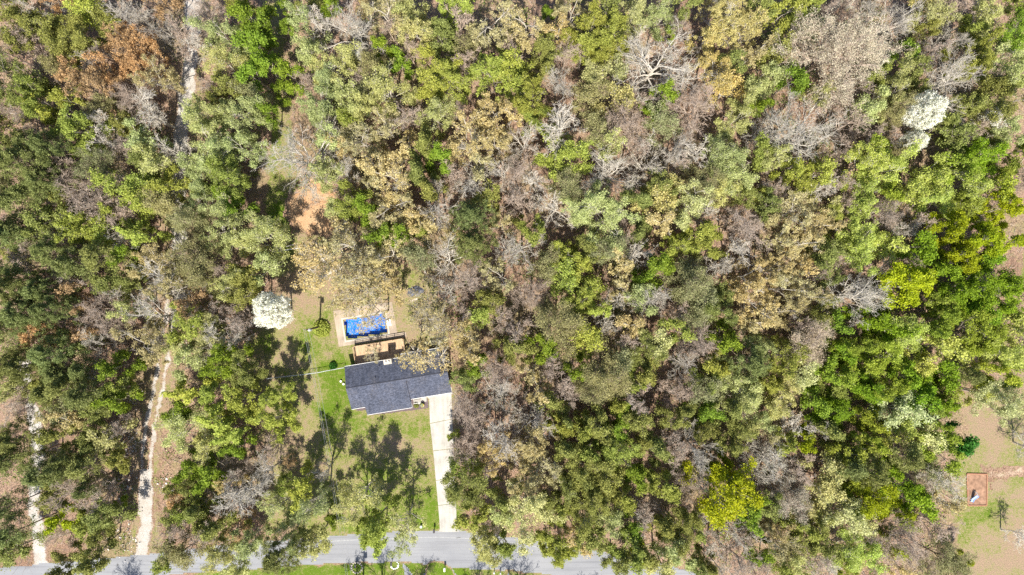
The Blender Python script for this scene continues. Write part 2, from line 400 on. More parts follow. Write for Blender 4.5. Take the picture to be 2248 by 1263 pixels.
MB().box(-.42,-.62,.036,.42,.62,.2).build('tread', WHITE, sk, bevel=.04); MB().box(-.4,-.55,.2,.15,.55,.36).build('upper_tread', WHITE, sk, bevel=.04)
MB().tube([(-.3,-.5,.36),(-.3,-.5,.9),(.1,-.5,.95),(.3,-.5,.2)], .025, 6).build('handrail', plain('steel', (.6,.6,.62), .3, .5, .1, metal=.8), sk)

# ------------------------------------------------------------------ house
house = in_house('house'); tag(house, 'single-storey ranch house with dark slate-grey shingle roof beside the pool', 'house')
def shingles():
    m = N('shingles', 0.9, 0.2); co = m.coord('Object')
    br = m.n('TexBrick'); m.l(co, br.inputs[0]); br.inputs['Scale'].default_value = 1
    br.inputs['Brick Width'].default_value = .34; br.inputs['Row Height'].default_value = .145; br.inputs['Mortar Size'].default_value = .012
    br.inputs['Color1'].default_value = (.048,.056,.084,1); br.inputs['Color2'].default_value = (.098,.108,.15,1); br.inputs['Mortar'].default_value = (.02,.022,.03,1)
    f = m.noise(7, 4, .75, co); g = m.noise(.4, 4, .6, co)
    c = m.mix(1.0, br.outputs[0], m.ramp(f, [(.3, (.6,.6,.62)), (.5, (1,1,1)), (.7, (1.6,1.6,1.6))]), 'MULTIPLY')
    c = m.mix(1.0, c, m.ramp(g, [(.3, (.88,.88,.88)), (.7, (1.12,1.12,1.12))]), 'MULTIPLY')
    mp = m.n('Mapping'); mp.inputs['Scale'].default_value = (2.2, .22, 1); m.l(co, mp.inputs[0])
    c = m.mix(1.0, c, m.ramp(m.noise(1.0, 4, .6, mp.outputs[0]), [(.35, (.8,.8,.8)), (.6, (1.08,1.08,1.08))]), 'MULTIPLY')
    db = m.math('MULTIPLY', m.ramp(m.noise(13, 2, .8, co), [(.60, 0.0), (.66, 1.0)]), m.ramp(m.noise(.35, 4, .6, co), [(.45, 0.0), (.65, .8)]))
    c = m.mix(db, c, (.30, .22, .12))
    m.bump(br.outputs['Fac'], -.5, .02); return m.base(c)
SH = shingles()
BRICK = N('brick', .9, .2); co = BRICK.coord('Object'); br = BRICK.n('TexBrick'); br.inputs['Scale'].default_value = 1
mp = BRICK.n('Mapping'); mp.inputs['Rotation'].default_value = (R(90), 0, 0); BRICK.l(co, mp.inputs[0]); BRICK.l(mp.outputs[0], br.inputs[0])
br.inputs['Brick Width'].default_value = .2; br.inputs['Row Height'].default_value = .075; br.inputs['Mortar Size'].default_value = .008
br.inputs['Color1'].default_value = (.30,.14,.10,1); br.inputs['Color2'].default_value = (.22,.11,.08,1); br.inputs['Mortar'].default_value = (.4,.37,.33,1)
BRICK.base(br.outputs[0])
ZN, ZR = 2.9, 4.55; sn = (ZR-ZN)/3.78; ss = .405
zs = lambda v: ZR - ss*(v-3.78); zn = lambda v: ZN + sn*v
main = MB()
main.prism([Lv(0,3.78,ZR), Lv(18.55,3.78,ZR), Lv(18.55,-.55,zn(-.55)), Lv(10.35,-.55,zn(-.55)), Lv(10.35,0,ZN), Lv(0,0,ZN)], .14)
main.prism([Lv(0,7.9,zs(7.9)), Lv(2.5,7.9,zs(7.9)), Lv(2.5,9.45,zs(9.45)), Lv(10.85,9.45,zs(9.45)), Lv(10.85,3.782,ZR-.001), Lv(0,3.782,ZR-.001)], .14)
main.prism([Lv(10.85,4.12,zs(4.12)), Lv(18.55,4.12,zs(4.12)), Lv(18.55,3.782,ZR-.001), Lv(10.85,3.782,ZR-.001)], .14)
roof = main.build('roof', SH, house)
zg = lambda v: 4.12 - .395*(v-4.0)
MB().prism([Lv(10.86,7.85,zg(7.85)), Lv(18.5,7.85,zg(7.85)), Lv(18.5,4.0,zg(4.0)), Lv(10.86,4.0,zg(4.0))], .14).build('garage_roof', SH, house)
MB().extr([(-3.68, ZR-.03), (-3.78, ZR+.035), (-3.88, ZR-.035)], .0, 18.55).build('ridge_cap', plain('ridge', (.04,.043,.06), .9), house)
gut = MB()
gut.box(0, .003, ZN-.14, 10.34, .06, ZN-.01).box(10.35, .553, zn(-.55)-.14, 18.55, .61, zn(-.55)-.01)
gut.box(0, -7.96, zs(7.9)-.14, 2.49, -7.903, zs(7.9)-.01).box(2.5, -9.51, zs(9.45)-.14, 10.85, -9.453, zs(9.45)-.01).box(10.9, -7.91, zg(7.85)-.14, 18.5, -7.853, zg(7.85)-.01)
gut.build('gutter', WHITE, house)
MB().box(10.852,-9.4,2.06,10.9,-7.92,2.2).build('fascia', WHITE, house)
wl = MB()
for (u0, u1, pts) in ((.4, 10.86, [(-.45,0),(-.45,ZN-.02),(-3.78,ZR-.2),(-7.45,zs(7.45)-.2),(-7.45,0)]), (10.861, 18.1, [(-.45,0),(-.45,ZN-.02),(-3.78,ZR-.24),(-4.0,zg(4.0)-.1),(-7.45,zg(7.45)-.1),(-7.45,0)]), (2.9, 10.4, [(-7.452,0),(-7.452,zs(7.46)-.2),(-8.95,zs(8.95)-.2),(-8.95,0)])):
    wl.extr(pts, u0, u1)
wl.build('wall', BRICK.m, house)
GLASS = plain('window_glass', (.04,.05,.06), .08, .8, .1)
def window(u, v, z, w_, h, face):
    """face -1: north wall, +1: south wall"""
    y = -v; f = MB(); s = -face
    for (a, b_, c_, d) in ((-.07, w_+.07, -.08, 0), (-.07, w_+.07, h, h+.07), (-.07, 0, 0, h), (w_, w_+.07, 0, h), (w_/2-.02, w_/2+.02, 0, h)):
        ya, yb = sorted((y, y + s*.07)); f.box(u+a, ya, z+c_, u+b_, yb, z+d)
    fr = f.build('window', WHITE, house); ya, yb = sorted((y + s*.003, y + s*.03))
    MB().box(u+.001, ya, z+.001, u+w_-.001, yb, z+h-.001).build('pane', GLASS, fr)
for u in (1.2, 5.2, 13.0, 15.8): window(u, .45, 1.0, 1.1, 1.2, -1)
for u in (3.7, 6.2, 8.7): window(u, 8.95, .9, 1.2, 1.1, 1)
gd = MB(); gd.box(12.9, -7.53, .04, 17.3, -7.46, 2.2)
for k in range(1, 5): gd.box(12.92, -7.545, .04+k*.44-.012, 17.28, -7.53, .04+k*.44+.012)
gdo = gd.build('garage_door', WHITE, house); MB().box(14.9,-7.58,.5,15.3,-7.545,.56).build('handle', plain('dark_metal', (.05,.05,.05), .4), gdo)
do = MB().box(11.2,-7.51,.05,12.1,-7.455,2.1).build('front_door', plain('door_paint', (.12,.03,.03), .4), house)
MB().tube([(12.0,-7.57,1.0),(12.0,-7.51,1.0)], .03, 8).build('handle', plain('brass', (.5,.35,.12), .3, .5, .1, metal=1), do)
ch = MB().box(7.6,-.62,.0,8.9,.1,4.7).build('chimney', plain('pale_brick', (.5,.47,.45), .9, .2, .3, 9), house)
MB().box(7.52,-.7,4.7,8.98,.18,4.82).build('cap', COPE, ch)
for u in (7.95, 8.5): MB().tube([(u,-.26,4.82),(u,-.26,5.15)], .13, 12).build('flue', plain('flue_clay', (.45,.4,.38)), ch)
VENT = plain('vent_pipe', (.12,.12,.13), .5)
for u, v in ((6.3,.88),(5.46,2.78),(13.2,2.57)):
    MB().tube([Lv(u,v,zn(v)-.05), Lv(u,v,zn(v)+.38)], [.09,.06], 8).build('vent_pipe', VENT, house)
# porch railing and step by the front door
MB().box(10.95,-9.35,.035,12.3,-9.15,.2).build('porch_step', CONC, house)
rl = MB()
for v in (8.1, 9.0):
    rl.box(10.95,-v-.03,.9,12.3,-v+.03,.97)
    for k in range(6): rl.box(11.0+k*.24,-v-.02,.034,11.04+k*.24,-v+.02,.9)
rl.build('porch_railing', WHITE, house)

# flower tub on the mulch
TERRA = plain('dark_tub', (.03,.03,.035), .5)
tub = empty('flower_tub', (*hw(12.45, 9.55), .02), 0); tag(tub, 'dark flower tub with white and yellow blooms on the mulch by the front door', 'flower tub')
MB().tube([(0,0,0),(0,0,.25),(0,0,.5),(0,0,.52)], [.3,.36,.42,.38], 14).build('tub', TERRA, tub)
_r = random.Random(4)
def leafball(r, n, s, seed, flat_=1.0):
    rg = np.random.default_rng(seed); C = rg.normal(0, 1, (n,3)); C /= np.linalg.norm(C, axis=1)[:,None]
    C *= r*rg.uniform(.55, 1.0, (n,1)); C[:,2] = np.abs(C[:,2])*flat_
    return leaves(rg, C, s)

# ------------------------------------------------------------------ tree building (numpy)
def nrm(a): return a / (np.linalg.norm(a, axis=-1, keepdims=True) + 1e-9)
def leaves(rg, C, size, up=.85, asp=.62, jit=.55):
    n = len(C); nr = nrm(rg.normal(0, 1, (n,3)) + [0, -.1, up]); t = nrm(np.cross(nr, rg.normal(0, 1, (n,3)))); b = np.cross(nr, t)
    s = size*.95*np.exp(rg.normal(0, jit*.6, (n,1))).clip(.45, 2.0); a = t*s*.5; c = b*s*.5*asp; bend = nr*s*.12
    V = np.stack([C-a, C-c+bend, C+a, C+c+bend], 1).reshape(-1, 3)
    return V, np.arange(4*n).reshape(n, 4)
def tubes(P, Rd, sides):
    """P (n,k,3) polylines, Rd (n,k) radii"""
    n, k, _ = P.shape
    T = np.empty_like(P); T[:,1:-1] = P[:,2:]-P[:,:-2]; T[:,0] = P[:,1]-P[:,0]; T[:,-1] = P[:,-1]-P[:,-2]; T = nrm(T)
    ref = np.where(np.abs(T[:,:1,2:3]) > .9, np.array([1.,0,0]), np.array([0,0,1.]))
    A = nrm(np.cross(T, np.broadcast_to(ref, T.shape))); B = np.cross(T, A)
    th = np.arange(sides)*2*np.pi/sides
    V = P[:,:,None] + (A[:,:,None]*np.cos(th)[:,None] + B[:,:,None]*np.sin(th)[:,None]) * Rd[:,:,None,None]
    base = (np.arange(n)*k*sides)[:,None,None]; i = np.arange(k-1)[None,:,None]*sides; j = np.arange(sides)[None,None,:]; j2 = (j+1) % sides
    F = np.stack(np.broadcast_arrays(base+i+j, base+i+j2, base+i+sides+j2, base+i+sides+j), -1).reshape(-1, 4)
    return V.reshape(-1, 3), F
def grow(rg, P0, D, Ln, R0, k, wob, up, tip):
    pts = [P0]; d = D; n = len(P0)
    for i in range(k-1):
        d = nrm(d + rg.normal(0, wob, (n,3)) + [0,0,up]); pts.append(pts[-1] + d*(Ln/(k-1))[:,None])
    P = np.stack(pts, 1); return P, R0[:,None]*np.linspace(1, tip, k)[None]
def spawn(rg, P, Rd, m, t0, ang, ratio, Ln, rr=.6, t1=1.0, flat_=0.0):
    n, k, _ = P.shape; t = rg.uniform(t0, t1, (n, m)); t[:, :1] = t1; f = t*(k-1); i = np.minimum(f.astype(int), k-2); fr = (f-i)[...,None]
    ar = np.arange(n)[:,None]; p = P[ar,i]*(1-fr) + P[ar,i+1]*fr; d = nrm(P[ar,i+1]-P[ar,i]); r = Rd[ar,i]*(1-fr[...,0]) + Rd[ar,i+1]*fr[...,0]
    a = R(1)*rg.uniform(ang[0], ang[1], (n,m,1)); q = rg.normal(0,1,(n,m,3)); q[...,2] *= 1-flat_
    q = nrm(q - (q*d).sum(-1,keepdims=True)*d)
    d2 = nrm(d*np.cos(a) + q*np.sin(a)); L2 = Ln[:,None]*ratio*rg.uniform(.65,1.2,(n,m))*(1.15-.45*t)
    return p.reshape(-1,3), d2.reshape(-1,3), L2.ravel(), (r*rr).ravel()
def cat_vf(parts):
    V = []; F = []; o = 0
    for v, f in parts: V.append(v); F.append(f+o); o += len(v)
    return np.concatenate(V), np.concatenate(F)

# kind -> habit. n limbs, children per level, leaf count, leaf size, clump spread, limb radius, leaf palette, bark
HAB = dict(
 T=dict(lv=(9,6,5,5), leaf=7800, ls=.22, sg=.22, pal=((.66,.56,.29),(.54,.45,.21),(.36,.30,.13)), bark='pale', lr=.12, up=.10),
 V=dict(lv=(9,6,5,4), leaf=1900, ls=.22, sg=.22, pal=((.66,.56,.29),(.54,.45,.21),(.36,.30,.13)), bark='pale', lr=.10, up=.10),
 K=dict(lv=(9,6,5,4), leaf=5200, ls=.21, sg=.30, pal=((.58,.60,.25),(.45,.475,.18),(.30,.32,.11)), bark='pale', lr=.10, up=.10),
 D=dict(lv=(9,6,5,5), leaf=3900, ls=.22, sg=.24, pal=((.66,.56,.29),(.54,.45,.21),(.36,.30,.13)), bark='pale', lr=.12, up=.10),
 U=dict(lv=(9,6,5,4), leaf=7500, ls=.22, sg=.24, pal=((.66,.44,.22),(.50,.32,.16),(.33,.22,.12)), bark='brown', lr=.11, up=.10),
 Z=dict(lv=(9,6,5,5), leaf=8500, ls=.22, sg=.24, pal=((.66,.55,.22),(.54,.44,.16),(.36,.32,.12)), bark='pale', lr=.13, up=.08),
 Y=dict(lv=(8,6,5,4), leaf=9000, ls=.25, sg=.28, pal=((.66,.62,.28),(.52,.50,.20),(.36,.36,.13)), bark='pale', lr=.09, up=.12),
 L=dict(lv=(8,6,5,4), leaf=10500, ls=.25, sg=.30, pal=((.50,.54,.11),(.38,.43,.08),(.25,.30,.05)), bark='grey', lr=.09, up=.10),
 A=dict(lv=(8,6,5,4), leaf=13500, ls=.26, sg=.34, pal=((.44,.48,.015),(.34,.39,.01),(.22,.27,.01)), bark='grey', lr=.09, up=.10),
 M=dict(lv=(8,6,5,4), leaf=13500, ls=.24, sg=.32, pal=((.43,.46,.10),(.33,.36,.07),(.22,.25,.045)), bark='grey', lr=.09, up=.10),
 G=dict(lv=(8,6,5,4), leaf=14500, ls=.26, sg=.36, pal=((.30,.40,.04),(.22,.31,.03),(.14,.21,.02)), bark='grey', lr=.09, up=.08),
 S=dict(lv=(9,6,5,5), leaf=12500, ls=.21, sg=.32, pal=((.58,.60,.25),(.45,.475,.18),(.30,.32,.11)), bark='pale', lr=.10, up=.10),
 C=dict(lv=(9,6,5,4), leaf=12000, ls=.23, sg=.32, pal=((.74,.75,.38),(.60,.62,.29),(.42,.45,.19)), bark='pale', lr=.10, up=.10),
 O=dict(lv=(8,6,5,4), leaf=14500, ls=.24, sg=.34, pal=((.38,.40,.11),(.28,.30,.08),(.17,.19,.045)), bark='grey', lr=.10, up=.08),
 F=dict(lv=(10,7,5,5), leaf=16500, ls=.18, sg=.32, pal=((.42,.41,.20),(.33,.32,.14),(.22,.22,.10)), bark='brown', lr=.08, up=.16),
 W=dict(lv=(11,7,6,5), leaf=3000, ls=.13, sg=.2, pal=((.50,.42,.36),(.42,.34,.28),(.34,.28,.21)), bark='twig', lr=.085, up=.16),
 R=dict(lv=(13,8,6,5), leaf=9500, ls=.15, sg=.3, pal=((.62,.56,.42),(.52,.46,.35),(.40,.36,.27)), bark='twig', lr=.11, up=.10),
 B=dict(lv=(10,7,6,4), leaf=900, ls=.13, sg=.2, pal=((.48,.42,.28),(.42,.36,.24),(.3,.28,.2)), bark='white', lr=.10, up=.06),
 X=dict(lv=(10,7,5,4), leaf=16500, ls=.22, sg=.28, pal=((.90,.90,.88),(.85,.85,.82),(.58,.60,.48)), bark='grey', lr=.08, up=.12),
 H=dict(lv=(8,6,5,4), leaf=12500, ls=.34, sg=.34, pal=((.05,.19,.02),(.03,.12,.012),(.09,.26,.03)), bark='grey', lr=.10, up=.10),
 P=dict(lv=(36,7,4), leaf=15000, ls=.30, sg=.25, pal=((.34,.38,.13),(.24,.27,.085),(.14,.16,.05)), bark='brown', lr=.07, up=.02),
)
SIZES = ((2.5, 12.5), (4.1, 15.5), (6.4, 19.5))     # crown radius and height of the three template sizes
def make_template(kind, seed, size):
    R0, H0 = SIZES[size]; q_ = R0/4.1
    h = dict(HAB[kind]); rg = np.random.default_rng(seed*97 + ord(kind) + size*1013); wood = []
    h['leaf'] = int(h['leaf']*1.12*q_**1.9); h['ls'] *= .93; h['sg'] *= .8; h['lr'] *= q_**.6; lv = list(h['lv'])
    if size == 2: lv[0] += 3; lv[1] += 1
    if size == 0: lv[0] -= 1; lv[1] -= 1; lv[2] -= 1
    h['lv'] = lv
    if kind == 'P':
        P, Q = grow(rg, np.zeros((1,3)), np.array([[0,0,1.]]), np.array([H0]), np.array([.2*q_**.7]), 9, .02, .05, .15); wood.append(tubes(P, Q, 7))
        n = h['lv'][0]; t = np.sort(rg.uniform(.45, .97, n)); az = np.arange(n)*2.4 + rg.normal(0,.3,n)
        f = t*8; i = f.astype(int); p0 = P[0,i]*(1-(f-i))[:,None] + P[0,np.minimum(i+1,8)]*(f-i)[:,None]
        ln = R0*(1.12 - .95*((t-.45)/.52)**1.4)*rg.uniform(.7,1.15,n); el = .05 + .7*((t-.45)/.52)
        d = np.stack([np.cos(az)*np.cos(el), np.sin(az)*np.cos(el), np.sin(el)], 1)
        P1, Q1 = grow(rg, p0, d, ln, np.full(n,h['lr']), 5, .10, h['up'], .35); wood.append(tubes(P1, Q1, 4))
        a, b_, c, r = spawn(rg, P1, Q1, h['lv'][1], .25, (25,60), .42, ln, .6, flat_=.6)
        P2, Q2 = grow(rg, a, b_, c, np.maximum(r,.02), 3, .12, .08, .4); wood.append(tubes(P2, Q2, 3))
        a, b_, c, r = spawn(rg, P2, Q2, h['lv'][2], .3, (25,65), .6, c, .6, flat_=.3)
        P3, Q3 = grow(rg, a, b_, c, np.maximum(r,.015), 2, .1, .1, .5); tips = P3[:,1]
        lvl = [P3]
    else:
        th = H0*.55
        P, Q = grow(rg, np.zeros((1,3)), np.array([[rg.normal(0,.04),rg.normal(0,.04),1.]]), np.array([th]), np.array([.21*q_**.7]), 7, .05, .1, .55); wood.append(tubes(P, Q, 8))
        n = h['lv'][0]; t = np.sort(rg.uniform(.42, 1.0, n)); t[-2:] = 1.0; az = np.arange(n)*2.4 + rg.normal(0,.35,n)
        f = t*6; i = np.minimum(f.astype(int), 5); p0 = P[0,i]*(1-(f-i))[:,None] + P[0,i+1]*(f-i)[:,None]
        el = R(1)*(28 + 38*((t-.42)/.58)) + rg.normal(0,.12,n)
        if kind in 'BRWF': el = el + .12
        ln = np.where(t > .95, R0*1.35, R0*1.15)*rg.uniform(.8,1.12,n)
        d = np.stack([np.cos(az)*np.cos(el), np.sin(az)*np.cos(el), np.sin(el)], 1)
        wob = .20 if kind in 'BTZUVD' else .13
        P1, Q1 = grow(rg, p0, d, ln, np.full(n,h['lr'])*rg.uniform(.75,1.1,n), 6, wob, h['up'], .4); wood.append(tubes(P1, Q1, 6))
        a, b_, c, r = spawn(rg, P1, Q1, h['lv'][1], .25, (22,58), .50, ln, .62)
        P2, Q2 = grow(rg, a, b_, c, np.maximum(r,.03), 5, wob, .08, .4); wood.append(tubes(P2, Q2, 4))
        a, b_, c, r = spawn(rg, P2, Q2, h['lv'][2], .2, (22,58), .50, c, .65)
        P3, Q3 = grow(rg, a, b_, c, np.maximum(r,.02), 4, wob, .08, .45); wood.append(tubes(P3, Q3, 3))
        a, b_, c, r = spawn(rg, P3, Q3, h['lv'][3], .2, (22,60), .60, c, .7)
        tw = .02
        P4, Q4 = grow(rg, a, b_, c, np.maximum(r*.8,tw), 3, .16, .08, .5); wood.append(tubes(P4, Q4, 3))
        tips = P4[:,-1]; lvl = [P4, P3]
    V, F = cat_vf(wood)
    allp = np.concatenate([q.reshape(-1,3) for q in lvl])
    rad = np.percentile(np.hypot(allp[:,0]-0, allp[:,1]), 93); sx = R0/rad; sz = H0/allp[:,2].max()
    # keep branch thickness, move centres only approximately: scaling is close to 1
    sc = np.array([sx, sx, sz]); V = V*sc
    LV = LF = None
    if h['leaf']:
        # clumps at a thinned set of twig ends, weighted to the upper and outer shell
        P4 = lvl[0]; base = P4[:,-1]*.65 + P4[:,P4.shape[1]//2]*.35
        key = base[:,2]/H0 + .5*np.hypot(base[:,0], base[:,1])/R0 + rg.uniform(0,.5,len(base))
        keep = np.argsort(key)[int(len(key)*.22):]; base = base[keep]
        nh = 4 if kind in 'XHPRW' else 8; hole = nrm(rg.normal(0,1,(nh,3))+[0,0,.8])*[R0,R0,R0*1.1]*.72 + [0,0,H0*.72]
        dm = np.min(np.linalg.norm(base[:,None]*sc - hole[None], axis=2), axis=1); base = base[dm > R0*(.17 if nh == 4 else .23)]
        pick = rg.integers(0, len(base), h['leaf'])
        C = (base[pick] + rg.normal(0, h['sg'], (h['leaf'],3)))*sc
        if kind == 'X': C = C + 0
        LV, LF = leaves(rg, C, h['ls'], asp=.3 if kind == 'P' else .65)
    return V, F, LV, LF

BARKC = dict(pale=((.36,.33,.28),(.58,.54,.48)), white=((.38,.345,.30),(.64,.60,.54)), grey=((.22,.19,.16),(.42,.38,.33)),
             brown=((.15,.11,.085),(.34,.27,.21)), twig=((.31,.24,.195),(.50,.41,.345)))
BARK = {}
for k_, (lo, hi) in BARKC.items():
    m = N('bark_' + k_, .9, .15); co = m.coord('Object'); f = m.noise(2.5, 5, .7, co)
    oi = m.n('ObjectInfo')
    BARK[k_] = m.base(m.mix(1.0, m.ramp(f, [(.3, lo), (.7, hi)]), oi.outputs['Color'], 'MULTIPLY'))
def leaf_mat(kind, pal):
    m = N('leaf_' + kind, .62 if kind != 'H' else .35, .25 if kind != 'H' else .5)
    g = m.n('NewGeometry'); co = m.coord('Object'); oi = m.n('ObjectInfo')
    f = m.math('ADD', m.math('MULTIPLY', g.outputs['Random Per Island'], .55), m.math('MULTIPLY', m.noise(.55, 3, .6, co), .6))
    f = m.math('SUBTRACT', f, .06)
    c = m.ramp(f, [(.22, pal[2]), (.5, pal[1]), (.8, pal[0])])
    c = m.mix(1.0, c, oi.outputs['Color'], 'MULTIPLY'); m.base(c)
    tr = m.n('BsdfTranslucent'); m.l(m.mix(1.0, c, (1.0, 1.0, .75) , 'MULTIPLY'), tr.inputs[0])
    mx = m.n('MixShader'); mx.inputs[0].default_value = .38
    out = m.t.nodes['Material Output']; m.l(m.b.outputs[0], mx.inputs[1]); m.l(tr.outputs[0], mx.inputs[2]); m.l(mx.outputs[0], out.inputs[0])
    return m.m
KNAME = dict(T='oak_tree',U='russet_oak',Z='golden_oak',Y='poplar_tree',L='maple_tree',A='yellow_maple',M='elm_tree',G='green_tree',S='ash_tree',C='pale_ash',O='olive_tree_crown',F='cedar_tree',
             W='twiggy_tree',R='hazy_tree',B='bare_tree',X='blossom_tree',H='holly_tree',P='pine_tree')
KNAME['V'] = KNAME['D'] = 'oak_tree'; KNAME['K'] = 'ash_tree'; KNAME['O'] = 'evergreen_oak'
NVAR = dict(T=(2,3,3), S=(2,3,2), O=(2,3,1), W=(2,3,1), B=(2,3,3), M=(2,3,1), G=(2,3,1), L=(2,3,1), P=(2,3,1))
TEMPL = {}
LEAFM = {kd: leaf_mat(KNAME[kd], h['pal']) for kd, h in HAB.items()}
def template(kd, size):
    """made the first time a tree of that kind and size is needed"""
    if (kd, size) not in TEMPL:
        L_ = []
        for q in range(NVAR.get(kd, (1,2,1))[size]):
            V, F, LV, LF = make_template(kd, q+1, size)
            wm_ = mesh_np('trunk', V, F, True); wm_.materials.append(BARK[HAB[kd]['bark']]); lm = None
            if LV is not None: lm = mesh_np('crown', LV, LF); lm.materials.append(LEAFM[kd])
            L_.append((wm_, lm))
        TEMPL[(kd, size)] = L_
    return TEMPL[(kd, size)]

